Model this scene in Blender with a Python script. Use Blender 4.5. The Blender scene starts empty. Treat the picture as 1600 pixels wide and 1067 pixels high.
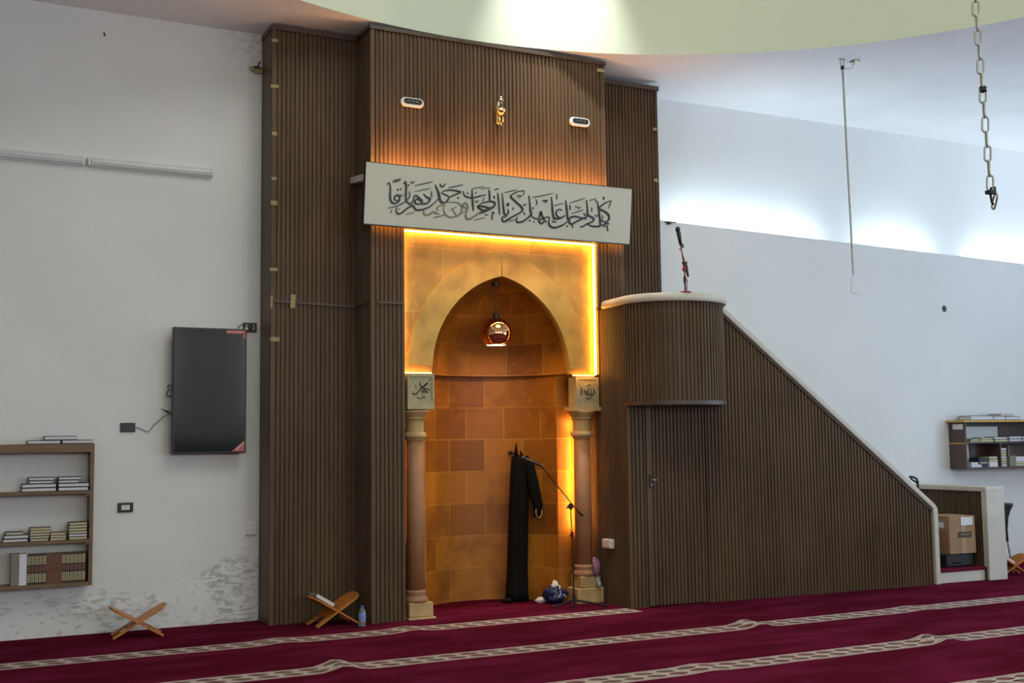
import bpy, math, random
from mathutils import Vector, Matrix, noise as mnoise
random.seed(7)
S = bpy.context.scene
COL = S.collection
PI = math.pi

# ------------------------------------------------------------ camera, world, lights, exposure
cam_d = bpy.data.cameras.new('camera'); cam = bpy.data.objects.new('camera', cam_d); COL.objects.link(cam)
cam_d.sensor_width = 36.0; cam_d.lens = 40.5; cam_d.clip_end = 200; cam_d.clip_start = 0.05
_r = Vector((0.893259, -0.449367, -0.012563)); _u = Vector((-0.028256, -0.084016, 0.996064)); _f = Vector((0.448653, 0.889388, 0.087746))
cam.matrix_world = Matrix(((_r.x, _u.x, -_f.x, 0), (_r.y, _u.y, -_f.y, 0), (_r.z, _u.z, -_f.z, 1.6), (0, 0, 0, 1)))
S.camera = cam
S.view_settings.view_transform = 'Standard'; S.view_settings.look = 'None'
S.view_settings.gamma = 1.0; S.view_settings.exposure = 0.0
try: S.view_settings.use_curve_mapping = False
except Exception: pass
S.cycles.use_denoising = True; S.cycles.max_bounces = 8; S.cycles.diffuse_bounces = 5
S.cycles.sample_clamp_indirect = 6.0; S.cycles.caustics_reflective = False; S.cycles.caustics_refractive = False

W = bpy.data.worlds.new('sky'); S.world = W; W.use_nodes = True
W.node_tree.nodes['Background'].inputs[0].default_value = (0.62, 0.78, 1.0, 1); W.node_tree.nodes['Background'].inputs[1].default_value = 1.2

def lamp(name, kind, loc, direction, energy, color, **kw):
    d = bpy.data.lights.new(name, kind); d.energy = energy; d.color = color
    for k, v in kw.items(): setattr(d, k, v)
    o = bpy.data.objects.new(name, d); COL.objects.link(o); o.location = loc
    o.rotation_euler = Vector(direction).to_track_quat('-Z', 'Y').to_euler()
    return o
COOL = (0.56, 0.78, 1.0)
# daylight entering through the windows of the far right and rear walls and the drum's high windows
for wy in (-3.4, 1.2, 5.8):
    lamp('window_daylight', 'AREA', (14.86, wy, 2.3), (-1, 0, 0.28), 145, COOL, shape='RECTANGLE', size=2.3, size_y=3.0)
for wx in (-2.5, 3.0, 8.5):
    lamp('rear_window_daylight', 'AREA', (wx, -5.86, 3.4), (0, 1, 0), 138, (1.0, 1.0, 0.95), shape='RECTANGLE', size=3.0, size_y=2.2)
lamp('ceiling_fill_light', 'AREA', (14.55, 5.0, 4.1), (-0.45, 0, 1), 130, (0.66, 0.84, 1.0), shape='RECTANGLE', size=9.0, size_y=0.25)  # fill light added out of view to brighten the ceiling at the right
lamp('drum_daylight', 'AREA', (4.55, 4.3, 8.9), (0, 0, -1), 225, (0.93, 1.0, 0.9), shape='DISK', size=5.0)
lamp('drum_floodlight', 'SPOT', (5.45, 9.15, 7.9), (0.08, 0.62, -2.0), 800, (1.0, 1.0, 0.97), spot_size=math.radians(46), spot_blend=1.0, shadow_soft_size=0.05)

# ------------------------------------------------------------ materials
MATS = {}
def M(name, color, rough=0.6, metal=0.0, var=0.0, nscale=8.0, stretch=(1, 1, 1), color2=None, bump=0.0, bscale=60, spec=None, emit=None, coat=0.0, trans=0.0):
    if name in MATS: return MATS[name]
    m = bpy.data.materials.new(name); m.use_nodes = True; nt = m.node_tree; N = nt.nodes; L = nt.links
    b = N['Principled BSDF']
    b.inputs['Base Color'].default_value = (*color, 1); b.inputs['Roughness'].default_value = rough; b.inputs['Metallic'].default_value = metal
    if spec is not None: b.inputs['Specular IOR Level'].default_value = spec
    if coat: b.inputs['Coat Weight'].default_value = coat
    if trans: b.inputs['Transmission Weight'].default_value = trans
    tc = N.new('ShaderNodeTexCoord'); mp = N.new('ShaderNodeMapping'); mp.inputs['Scale'].default_value = stretch
    L.new(tc.outputs['Object'], mp.inputs['Vector'])
    nz = N.new('ShaderNodeTexNoise'); nz.inputs['Scale'].default_value = nscale; nz.inputs['Detail'].default_value = 5
    L.new(mp.outputs[0], nz.inputs['Vector'])
    c2 = color2 or tuple(c * (1 - var) for c in color)
    c1 = color if color2 else tuple(min(1, c * (1 + var)) for c in color)
    rp = N.new('ShaderNodeValToRGB'); rp.color_ramp.elements[0].position = 0.3; rp.color_ramp.elements[1].position = 0.7
    rp.color_ramp.elements[0].color = (*c2, 1); rp.color_ramp.elements[1].color = (*c1, 1)
    L.new(nz.outputs['Fac'], rp.inputs['Fac']); L.new(rp.outputs['Color'], b.inputs['Base Color'])
    if bump:
        n2 = N.new('ShaderNodeTexNoise'); n2.inputs['Scale'].default_value = bscale; L.new(mp.outputs[0], n2.inputs['Vector'])
        bp = N.new('ShaderNodeBump'); bp.inputs['Strength'].default_value = bump; bp.inputs['Distance'].default_value = 0.01
        L.new(n2.outputs['Fac'], bp.inputs['Height']); L.new(bp.outputs['Normal'], b.inputs['Normal'])
    if emit:
        b.inputs['Emission Color'].default_value = (*emit[0], 1); b.inputs['Emission Strength'].default_value = emit[1]
    MATS[name] = m
    return m

class NT:
    """small node-graph helper"""
    def __init__(s, name):
        s.m = bpy.data.materials.new(name); s.m.use_nodes = True; s.N = s.m.node_tree.nodes; s.L = s.m.node_tree.links; s.b = s.N['Principled BSDF']; MATS[name] = s.m
    def put(s, sock, v):
        if isinstance(v, (int, float)): sock.default_value = v
        elif isinstance(v, tuple): sock.default_value = v if len(v) == len(sock.default_value) else (*v, 1)
        else: s.L.new(v, sock)
    def math(s, op, a, b=0.0, c=0.0, clamp=False):
        n = s.N.new('ShaderNodeMath'); n.operation = op; n.use_clamp = clamp
        for i, v in enumerate((a, b, c)): s.put(n.inputs[i], v)
        return n.outputs[0]
    def mix(s, f, a, b):
        n = s.N.new('ShaderNodeMix'); n.data_type = 'RGBA'; s.put(n.inputs[0], f); s.put(n.inputs[6], a); s.put(n.inputs[7], b); return n.outputs[2]
    def step(s, v, lo, hi):
        n = s.N.new('ShaderNodeMapRange'); n.interpolation_type = 'SMOOTHSTEP'; s.put(n.inputs[0], v); n.inputs[1].default_value = lo; n.inputs[2].default_value = hi; return n.outputs[0]
    def obj(s): return s.N.new('ShaderNodeTexCoord').outputs['Object']
    def xyz(s, v):
        n = s.N.new('ShaderNodeSeparateXYZ'); s.L.new(v, n.inputs[0]); return n.outputs
    def noise(s, v, scale, detail=4, stretch=(1, 1, 1), rough=0.55):
        mp = s.N.new('ShaderNodeMapping'); mp.inputs['Scale'].default_value = stretch; s.L.new(v, mp.inputs['Vector'])
        n = s.N.new('ShaderNodeTexNoise'); n.inputs['Scale'].default_value = scale; n.inputs['Detail'].default_value = detail; n.inputs['Roughness'].default_value = rough
        s.L.new(mp.outputs[0], n.inputs['Vector']); return n.outputs['Fac']
    def bump(s, h, strength=0.3, dist=0.01):
        n = s.N.new('ShaderNodeBump'); n.inputs['Strength'].default_value = strength; n.inputs['Distance'].default_value = dist; s.L.new(h, n.inputs['Height']); s.L.new(n.outputs['Normal'], s.b.inputs['Normal'])

WOOD_A, WOOD_B = (0.135, 0.084, 0.048), (0.088, 0.053, 0.029)
def wood_mat():
    t = NT('walnut_slats'); o = t.obj()
    n1 = t.noise(o, 1.0, 6, (30, 30, 1.0)); n2 = t.noise(o, 1.6, 3, (1, 1, 0.7))
    f = t.math('ADD', t.math('MULTIPLY', n1, 0.6), t.math('MULTIPLY', n2, 0.4))
    t.put(t.b.inputs['Base Color'], t.mix(t.step(f, 0.36, 0.64), WOOD_B, WOOD_A)); t.b.inputs['Roughness'].default_value = 0.42
    t.b.inputs['Specular IOR Level'].default_value = 0.22
wood_mat(); WOOD = MATS['walnut_slats']
WOODT = M('walnut_trim', (0.075, 0.048, 0.032), 0.45, var=0.25, nscale=3, stretch=(6, 6, 6))

def wall_mat():
    t = NT('white_plaster_peeling'); o = t.obj(); x, y, z = t.xyz(o)
    big = t.noise(o, 2.2, 5); fine = t.noise(o, 14, 6, (1, 1, 1.6)); flake = t.noise(o, 11, 8, (0.8, 1, 2.4), 0.66)
    # damp zone along the foot of the wall with flaking paint
    lim = t.math('ADD', t.math('MULTIPLY', big, 0.5), 0.10)
    lim = t.math('ADD', lim, t.math('MULTIPLY', t.step(x, 1.6, 2.8), 0.26))
    zone = t.step(t.math('SUBTRACT', lim, z), -0.06, 0.10)
    crack = t.math('MULTIPLY', t.math('MULTIPLY', t.step(t.noise(o, 1.9, 3), 0.46, 0.60), t.step(flake, 0.52, 0.56)), t.math('SUBTRACT', 1.0, t.step(flake, 0.60, 0.66)))
    dmask = t.math('MULTIPLY', zone, crack)
    rim = t.math('MULTIPLY', zone, t.step(fine, 0.56, 0.66))
    corner = t.math('MULTIPLY', t.step(x, 2.25, 2.75), t.step(z, 5.0, 5.5))
    corner = t.math('MULTIPLY', corner, t.step(fine, 0.42, 0.62))
    base = t.mix(t.step(t.noise(o, 0.9, 4), 0.35, 0.65), (0.74, 0.755, 0.74), (0.79, 0.80, 0.785))
    base = t.mix(t.math('MULTIPLY', zone, 0.55), base, (0.83, 0.835, 0.82))
    c = t.mix(t.math('MULTIPLY', dmask, 0.5), base, (0.33, 0.325, 0.29))
    c = t.mix(t.math('MULTIPLY', rim, 0.4), c, (0.28, 0.26, 0.20))
    c = t.mix(t.math('MULTIPLY', corner, 0.45), c, (0.33, 0.34, 0.27))
    t.put(t.b.inputs['Base Color'], c); t.b.inputs['Roughness'].default_value = 0.75
    t.bump(t.math('ADD', t.math('MULTIPLY', dmask, -1.0), t.math('MULTIPLY', fine, 0.15)), 0.5, 0.012)
wall_mat(); PEEL = MATS['white_plaster_peeling']
WHITE = M('white_paint', (0.80, 0.805, 0.80), 0.7, var=0.025, nscale=1.2)
CEIL = M('ceiling_paint', (0.88, 0.88, 0.88), 0.75, var=0.03, nscale=1.5)
GREEN = M('pale_green_paint', (0.66, 0.71, 0.55), 0.6, var=0.03, nscale=0.8)
DKBAND = M('dark_reflection_band', (0.06, 0.045, 0.035), 0.5, var=0.2)

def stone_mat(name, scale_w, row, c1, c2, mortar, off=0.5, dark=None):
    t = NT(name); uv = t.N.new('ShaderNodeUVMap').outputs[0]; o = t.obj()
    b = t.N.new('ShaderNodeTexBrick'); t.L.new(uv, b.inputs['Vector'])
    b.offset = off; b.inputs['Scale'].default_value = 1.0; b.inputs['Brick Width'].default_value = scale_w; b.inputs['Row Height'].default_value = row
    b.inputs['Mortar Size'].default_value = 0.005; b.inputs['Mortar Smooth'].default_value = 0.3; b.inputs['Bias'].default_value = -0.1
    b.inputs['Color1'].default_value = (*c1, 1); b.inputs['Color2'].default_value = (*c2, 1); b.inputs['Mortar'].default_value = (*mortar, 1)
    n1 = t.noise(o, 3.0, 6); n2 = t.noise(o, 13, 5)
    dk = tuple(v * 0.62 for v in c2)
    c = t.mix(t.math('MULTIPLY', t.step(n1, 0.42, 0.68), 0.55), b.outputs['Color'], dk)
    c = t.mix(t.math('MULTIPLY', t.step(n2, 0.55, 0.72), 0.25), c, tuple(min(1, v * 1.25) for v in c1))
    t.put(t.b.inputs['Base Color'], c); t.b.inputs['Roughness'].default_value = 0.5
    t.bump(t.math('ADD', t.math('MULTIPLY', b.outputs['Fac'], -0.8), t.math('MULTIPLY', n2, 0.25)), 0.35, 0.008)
    return t.m
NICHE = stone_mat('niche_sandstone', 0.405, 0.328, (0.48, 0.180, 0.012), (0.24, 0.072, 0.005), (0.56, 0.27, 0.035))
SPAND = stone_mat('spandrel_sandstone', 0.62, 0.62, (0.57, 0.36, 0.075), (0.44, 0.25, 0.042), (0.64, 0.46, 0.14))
RINGS = M('arch_ring_sandstone', (0.565, 0.36, 0.08), 0.55, var=0.25, nscale=4, bump=0.15)
SAND = M('carved_sandstone', (0.50, 0.335, 0.14), 0.5, var=0.2, nscale=6, bump=0.15)
PINKS = M('column_stone', (0.36, 0.175, 0.080), 0.6, var=0.12, nscale=5, bump=0.1)
GREYS = M('inscription_stone', (0.40, 0.35, 0.20), 0.6, var=0.15, nscale=20, bump=0.3)
CARVE = M('carving_shadow_stone', (0.10, 0.085, 0.055), 0.8)
MARBLE = M('cream_marble', (0.60, 0.565, 0.485), 0.42, var=0.06, nscale=4)

def carpet_mat():
    t = NT('prayer_carpet'); o = t.obj(); x, y, z = t.xyz(o)
    wob = t.math('MULTIPLY', t.math('SUBTRACT', t.noise(o, 0.9, 2), 0.5), 0.05)
    yy = t.math('ADD', y, wob)
    q = t.math('DIVIDE', t.math('SUBTRACT', 9.60, yy), 1.33)            # row counter, towards the hall
    fr = t.math('FRACT', q)
    v = t.math('DIVIDE', t.math('MULTIPLY', fr, 1.33), 0.265)            # 0..1 across one band
    band = t.math('MULTIPLY', t.math('LESS_THAN', v, 1.0), t.math('LESS_THAN', y, 9.75))
    first = t.math('MULTIPLY', t.math('GREATER_THAN', y, 9.0), t.math('GREATER_THAN', x, 6.06))
    band = t.math('MULTIPLY', band, t.math('SUBTRACT', 1.0, first))
    u = t.math('FRACT', t.math('SUBTRACT', t.math('DIVIDE', x, 0.18), t.math('MULTIPLY', v, 0.62)))
    du = t.math('ABSOLUTE', t.math('SUBTRACT', u, 0.5))                  # 0 centre of the cell, .5 divider
    lens = t.math('SUBTRACT', 0.43, t.math('MULTIPLY', t.math('MULTIPLY', du, du), 1.75))
    w1 = t.math('ABSOLUTE', t.math('SUBTRACT', v, 0.31)); w2 = t.math('ABSOLUTE', t.math('SUBTRACT', v, 0.69))
    wmin = t.math('MINIMUM', w1, w2)
    leaf = t.math('MULTIPLY', t.math('LESS_THAN', wmin, t.math('MULTIPLY', lens, 0.33)), t.math('LESS_THAN', du, 0.40))
    vein = t.math('LESS_THAN', wmin, 0.022); leaf = t.math('MULTIPLY', leaf, t.math('SUBTRACT', 1.0, t.math('MULTIPLY', vein, 0.6)))
    dot = t.math('MULTIPLY', t.math('GREATER_THAN', du, 0.465), t.math('LESS_THAN', t.math('FRACT', t.math('MULTIPLY', v, 7.0)), 0.55))
    edge = t.math('LESS_THAN', t.math('ABSOLUTE', t.math('SUBTRACT', t.math('ABSOLUTE', t.math('SUBTRACT', v, 0.5)), 0.40)), 0.022)
    cell = t.noise(o, 5.0, 1)
    leafc = t.mix(t.step(cell, 0.40, 0.6), (0.11, 0.014, 0.025), (0.095, 0.060, 0.032))
    cream = t.mix(t.noise(o, 40, 3), (0.46, 0.36, 0.32), (0.66, 0.55, 0.50))
    pat = t.mix(leaf, cream, leafc); pat = t.mix(t.math('MULTIPLY', dot, 0.6), pat, (0.2, 0.18, 0.16)); pat = t.mix(t.math('MULTIPLY', edge, 0.75), pat, (0.17, 0.05, 0.055))
    st = t.noise(o, 1.3, 5, (0.9, 2.2, 1)); st2 = t.noise(o, 60, 3)
    base = t.mix(t.step(st, 0.40, 0.66), (0.094, 0.0085, 0.0205), (0.150, 0.0140, 0.0425))
    base = t.mix(t.math('MULTIPLY', st2, 0.3), base, (0.07, 0.004, 0.014))
    t.put(t.b.inputs['Base Color'], t.mix(band, base, pat)); t.b.inputs['Roughness'].default_value = 0.95
    t.b.inputs['Specular IOR Level'].default_value = 0.0
    try: t.b.inputs['Sheen Weight'].default_value = 0.0; t.b.inputs['Sheen Roughness'].default_value = 0.5
    except Exception: pass
    t.bump(t.noise(o, 220, 2), 0.25, 0.004)
carpet_mat(); CARPET = MATS['prayer_carpet']
PLAINC = M('plain_red_carpet', (0.14, 0.008, 0.03), 0.95, var=0.25, nscale=9, spec=0.1)

BLACK = M('black_plastic', (0.012, 0.012, 0.013), 0.4)
SCREEN = M('dark_glass_screen', (0.011, 0.0135, 0.0135), 0.08, spec=1.0)
OFFW = M('off_white_plastic', (0.74, 0.73, 0.70), 0.4)
TUBE = M('frosted_diffuser', (0.62, 0.65, 0.65), 0.35, var=0.04)
STICK = M('red_sticker', (0.50, 0.10, 0.09), 0.4); STICKW = M('pale_sticker_print', (0.70, 0.52, 0.48), 0.4)
PINE = M('pine_board', (0.165, 0.096, 0.047), 0.5, var=0.25, nscale=2.2, stretch=(1.5, 6, 14))
DKSHELF = M('dark_brown_board', (0.085, 0.052, 0.042), 0.5, var=0.15, nscale=3)
GOLDT = M('gold_edge_strip', (0.60, 0.37, 0.04), 0.45, var=0.2, nscale=20)
REHAL = M('orange_varnished_wood', (0.50, 0.17, 0.025), 0.42, var=0.3, nscale=4, stretch=(3, 3, 12))
PAGE = M('white_pages', (0.72, 0.69, 0.72), 0.8, var=0.08, nscale=90, stretch=(1, 1, 6)); PAGEY = M('cream_pages', (0.62, 0.58, 0.36), 0.8, var=0.1, nscale=90, stretch=(1, 1, 6))
NAVY = M('black_book_cover', (0.014, 0.013, 0.03), 0.45); GREYC = M('grey_green_cover', (0.22, 0.21, 0.16), 0.6); WHITEC = M('white_book_cover', (0.72, 0.72, 0.78), 0.5)
BROWNC = M('brown_leather_cover', (0.15, 0.055, 0.028), 0.45, var=0.2, nscale=12); DKBR = M('dark_brown_leather', (0.045, 0.022, 0.016), 0.45)
GILT = M('gilt_spine', (0.58, 0.54, 0.30), 0.45); SKIRT = M('green_cover', (0.10, 0.18, 0.12), 0.5)
SIGNB = M('sign_panel_greige', (0.60, 0.575, 0.47), 0.42); INK = M('raised_black_letter', (0.012, 0.012, 0.010), 0.35); INKG = M('raised_olive_letter', (0.16, 0.15, 0.09), 0.35)
GOLD = M('polished_gold', (1.0, 0.72, 0.34), 0.22, metal=1.0); COPPER = M('copper_mirror', (0.80, 0.36, 0.18), 0.06, metal=1.0)
CLEAR = M('clear_glass', (0.95, 0.95, 0.95), 0.03, trans=1.0); BULB = M('white_candle_bulb', (0.85, 0.83, 0.75), 0.3)
STEEL = M('dull_steel', (0.42, 0.42, 0.36), 0.38, metal=0.9, var=0.2, nscale=30); CHAINM = M('galvanised_chain', (0.50, 0.50, 0.43), 0.4, metal=0.75, var=0.15, nscale=30)
TAPE = M('masking_tape', (0.34, 0.27, 0.12), 0.7, var=0.12, nscale=20); ROBE = M('black_robe_cloth', (0.0045, 0.0045, 0.0045), 0.85, spec=0.2); GOLDB = M('gold_braid', (0.45, 0.30, 0.09), 0.5)
CARD = M('brown_cardboard', (0.33, 0.20, 0.105), 0.75, var=0.08, nscale=5); CARDT = M('brown_parcel_tape', (0.40, 0.27, 0.15), 0.35); LABEL = M('white_paper_label', (0.70, 0.70, 0.72), 0.6); PRINT = M('dark_print', (0.04, 0.03, 0.025), 0.6)
BLUEP = M('blue_plastic', (0.014, 0.022, 0.10), 0.35, var=0.5, nscale=9); PET = M('clear_bottle_plastic', (0.55, 0.62, 0.66), 0.12, trans=0.75); BLABEL = M('blue_bottle_label', (0.20, 0.30, 0.62), 0.35, var=0.3, nscale=30); BCAP = M('blue_cap', (0.10, 0.13, 0.52), 0.35)
TISSUE = M('white_tissue', (0.72, 0.70, 0.68), 0.8, var=0.1); PINKC = M('pink_patterned_cloth', (0.42, 0.20, 0.27), 0.8, color2=(0.08, 0.035, 0.07), nscale=45); MINT = M('pale_green_cloth', (0.35, 0.46, 0.42), 0.8, var=0.2)
REDW = M('red_cable', (0.40, 0.02, 0.03), 0.45); ORW = M('orange_cable', (0.45, 0.10, 0.02), 0.5); GREYW = M('grey_cable', (0.18, 0.18, 0.17), 0.5); RUST = M('rusty_iron', (0.10, 0.06, 0.035), 0.7, var=0.4, nscale=40); FOAM = M('yellowed_foam', (0.42, 0.38, 0.20), 0.85, var=0.3, nscale=30)
LED = M('warm_led_strip', (1.0, 0.6, 0.2), 0.5, emit=((1.0, 0.45, 0.06), 28.0)); LEDC = M('amber_led_strip', (1.0, 0.6, 0.2), 0.5, emit=((1.0, 0.55, 0.10), 95.0)); LEDUP = M('orange_led_uplight', (1.0, 0.5, 0.15), 0.5, emit=((1.0, 0.45, 0.12), 135.0))
LEDB = M('warm_led_strip_soft', (1.0, 0.6, 0.2), 0.5, emit=((1.0, 0.40, 0.05), 18.0))
COVE = M('cool_cove_tube', (1, 1, 1), 0.5, emit=((0.70, 0.87, 1.0), 62.0)); PENDL = M('warm_lamp_disc', (1, 1, 1), 0.5, emit=((1.0, 0.55, 0.20), 75.0))
WGLASS = M('window_glass', (0.9, 0.95, 0.95), 0.05, trans=1.0); WFRAME = M('window_frame_white', (0.7, 0.7, 0.7), 0.4)

# ------------------------------------------------------------ mesh builder and object helpers
ORG = {}
class MB:
    def __init__(s): s.v = []; s.f = []; s.uv = {}
    def add(s, vs, fs):
        k = len(s.v); s.v += [tuple(v) for v in vs]; s.f += [tuple(i + k for i in f) for f in fs]; return s
    def box(s, x0, x1, y0, y1, z0, z1):
        return s.add([(x0, y0, z0), (x1, y0, z0), (x1, y1, z0), (x0, y1, z0), (x0, y0, z1), (x1, y0, z1), (x1, y1, z1), (x0, y1, z1)],
                     [(0, 3, 2, 1), (4, 5, 6, 7), (0, 1, 5, 4), (1, 2, 6, 5), (2, 3, 7, 6), (3, 0, 4, 7)])
    def hexa(s, p):   # 8 corners, bottom loop then top loop
        return s.add(p, [(0, 3, 2, 1), (4, 5, 6, 7), (0, 1, 5, 4), (1, 2, 6, 5), (2, 3, 7, 6), (3, 0, 4, 7)])
    def obox(s, c, sx, sy, sz, rot):   # box of full sizes about c turned by a 3x3/Euler matrix
        c = Vector(c); k = [(-1, -1, -1), (1, -1, -1), (1, 1, -1), (-1, 1, -1), (-1, -1, 1), (1, -1, 1), (1, 1, 1), (-1, 1, 1)]
        return s.hexa([c + rot @ Vector((a * sx / 2, b * sy / 2, d * sz / 2)) for a, b, d in k])
    def tube(s, pts, r, n=8, closed=False):
        pts = [Vector(p) for p in pts]; m = len(pts); rs = r if isinstance(r, (list, tuple)) else [r] * m
        up = None; vs = []
        for i, p in enumerate(pts):
            if closed: d = pts[(i + 1) % m] - pts[i - 1]
            else: d = pts[min(i + 1, m - 1)] - pts[max(i - 1, 0)]
            d.normalize()
            if up is None:
                a = Vector((0, 0, 1)) if abs(d.z) < 0.9 else Vector((1, 0, 0)); up = (a - d * a.dot(d)).normalized()
            else: up = (up - d * up.dot(d)).normalized()
            w = d.cross(up)
            vs += [p + (up * math.cos(2 * PI * k / n) + w * math.sin(2 * PI * k / n)) * rs[i] for k in range(n)]
        fs = [(i * n + k, i * n + (k + 1) % n, ((i + 1) % m) * n + (k + 1) % n, ((i + 1) % m) * n + k) for i in range(m if closed else m - 1) for k in range(n)]
        if not closed: fs += [tuple(range(n))[::-1], tuple(range((m - 1) * n, m * n))]
        return s.add(vs, fs)
    def lathe(s, prof, c=(0, 0, 0), n=24):
        vs = [(c[0] + r * math.cos(2 * PI * k / n), c[1] + r * math.sin(2 * PI * k / n), c[2] + z) for r, z in prof for k in range(n)]
        m = len(prof); fs = [(i * n + k, i * n + (k + 1) % n, (i + 1) * n + (k + 1) % n, (i + 1) * n + k) for i in range(m - 1) for k in range(n)]
        fs += [tuple(range(n))[::-1], tuple(range((m - 1) * n, m * n))]
        return s.add(vs, fs)
    def prism(s, poly, fn, t0, t1):   # poly of (a,b); fn(a,b,t)->xyz
        n = len(poly); vs = [fn(a, b, t0) for a, b in poly] + [fn(a, b, t1) for a, b in poly]
        return s.add(vs, [tuple(range(n))[::-1], tuple(range(n, 2 * n))] + [(i, (i + 1) % n, n + (i + 1) % n, n + i) for i in range(n)])
    def blob(s, c, rx, ry, rz, amp=0.2, freq=3.0, nu=14, nv=10, seed=0):
        vs = []; fs = []
        for j in range(nv + 1):
            th = PI * j / nv
            for i in range(nu):
                ph = 2 * PI * i / nu; d = Vector((math.sin(th) * math.cos(ph), math.sin(th) * math.sin(ph), math.cos(th)))
                k = 1 + amp * mnoise.noise(d * freq + Vector((seed * 7.1, seed * 3.3, 0)))
                vs.append((c[0] + d.x * rx * k, c[1] + d.y * ry * k, c[2] + d.z * rz * k))
        for j in range(nv):
            for i in range(nu): fs.append((j * nu + i, j * nu + (i + 1) % nu, (j + 1) * nu + (i + 1) % nu, (j + 1) * nu + i))
        return s.add(vs, fs)
    def build(s, name, mat, parent=None, origin=None, smooth=False, bevel=0.0, label=None, uv=None):
        off = Vector((0, 0, 0))
        if parent is not None: off = ORG[parent.name]
        elif origin is not None: off = Vector(origin)
        me = bpy.data.meshes.new(name); me.from_pydata([Vector(v) - off for v in s.v], [], s.f); me.materials.append(mat)
        if uv is not None:
            ul = me.uv_layers.new(name='UVMap')
            for l in me.loops: ul.data[l.index].uv = uv[l.vertex_index]
        import bmesh
        b = bmesh.new(); b.from_mesh(me)
        if uv is None: bmesh.ops.remove_doubles(b, verts=b.verts, dist=1e-6)
        bmesh.ops.recalc_face_normals(b, faces=b.faces); b.to_mesh(me); b.free()
        if smooth:
            for p in me.polygons: p.use_smooth = True
        o = bpy.data.objects.new(name, me); COL.objects.link(o)
        if bevel:
            md = o.modifiers.new('bevel', 'BEVEL'); md.width = bevel; md.segments = 2; md.limit_method = 'ANGLE'
        if smooth == 'auto':
            me.set_sharp_from_angle(angle=math.radians(38))
        if parent is not None: o.parent = parent; ORG[o.name] = off
        elif origin is not None: o.location = off; ORG[o.name] = off
        else: ORG[o.name] = off
        if label: o['label'] = label
        return o
def tag(o, label, cat, group=None):
    o['label'] = label; o['category'] = cat
    if group: o['group'] = group
    return o
def thing(name, label, cat, loc=(0, 0, 0), rot=None, group=None, local=False):
    o = bpy.data.objects.new(name, None); COL.objects.link(o); o.location = loc; o.empty_display_size = 0.1
    if rot: o.rotation_euler = rot
    ORG[o.name] = Vector((0, 0, 0)) if (local or rot) else Vector(loc)
    return tag(o, label, cat, group)
def struct(o): o['kind'] = 'structure'; return o
def copy_tree(o, parent=None):
    c = o.copy(); COL.objects.link(c)
    if parent is not None: c.parent = parent
    for ch in [k for k in KIDS.get(o.name, [])]: copy_tree(ch, c)
    return c
KIDS = {}

def slats(mb, path, z0, ztop, depth=0.016, pitch=0.042):
    """fluted boards along a plan path; the fluted side is to the right of the direction of travel"""
    pts = [Vector((p[0], p[1])) for p in path]; cum = [0.0]
    for a, b in zip(pts, pts[1:]): cum.append(cum[-1] + (b - a).length)
    L = cum[-1]; seg = 0
    prof = ((0.0, 1.0), (0.48, 1.0), (0.52, 0.25), (0.58, 0.0), (0.90, 0.0), (0.96, 0.25))
    ss = []; n = max(1, round(L / pitch)); pt = L / n
    for i in range(n): ss += [((i + f) * pt, d * depth) for f, d in prof]
    ss.append((L, depth))
    vs = []
    for q, d in ss:
        k = 0
        while k < len(cum) - 2 and cum[k + 1] < q: k += 1
        a, b = pts[k], pts[k + 1]; t = (q - cum[k]) / max(1e-9, (cum[k + 1] - cum[k])); e = (b - a).normalized()
        p = a + (b - a) * t + Vector((e.y, -e.x)) * (-d)
        zt = ztop(q) if callable(ztop) else ztop
        vs += [(p.x, p.y, z0), (p.x, p.y, max(zt, z0 + 0.002))]
    return mb.add(vs, [(2 * i, 2 * i + 2, 2 * i + 3, 2 * i + 1) for i in range(len(ss) - 1)])

# ------------------------------------------------------------ the setting
X0, X1, YB, YF, ZC = -7.0, 15.0, -6.0, 11.5, 5.55
DC = (4.554, 4.842); DR = 5.166
def floor_z(x, y):
    b = 0.0
    for cx, cy, sx, sy, h in ((2.68, 8.22, 0.10, 0.55, 0.045), (6.40, 8.22, 0.10, 0.55, 0.04), (7.17, 6.80, 0.10, 0.5, 0.035), (3.75, 9.40, 0.12, 0.4, 0.02), (2.6, 9.45, 0.14, 0.4, 0.015), (8.3, 8.2, 0.15, 0.5, 0.012), (4.9, 6.9, 0.12, 0.5, 0.012)):
        d = ((x - cx) / sx) ** 2 + ((y - cy) / sy) ** 2
        if d < 12: b += h * math.exp(-d)
    return b
xs = [X0, -4, -2, -1] + [i * 0.07 for i in range(0, 200)] + [14.2, X1]; ys = [YB, -3, 0, 2, 4] + [5 + i * 0.07 for i in range(0, 71)] + [10.2, 10.8, YF]
mb = MB(); mb.add([(x, y, floor_z(x, y)) for y in ys for x in xs], [(j * len(xs) + i, j * len(xs) + i + 1, (j + 1) * len(xs) + i + 1, (j + 1) * len(xs) + i) for j in range(len(ys) - 1) for i in range(len(xs) - 1)])
struct(mb.build('floor', CARPET, smooth=True))
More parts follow.
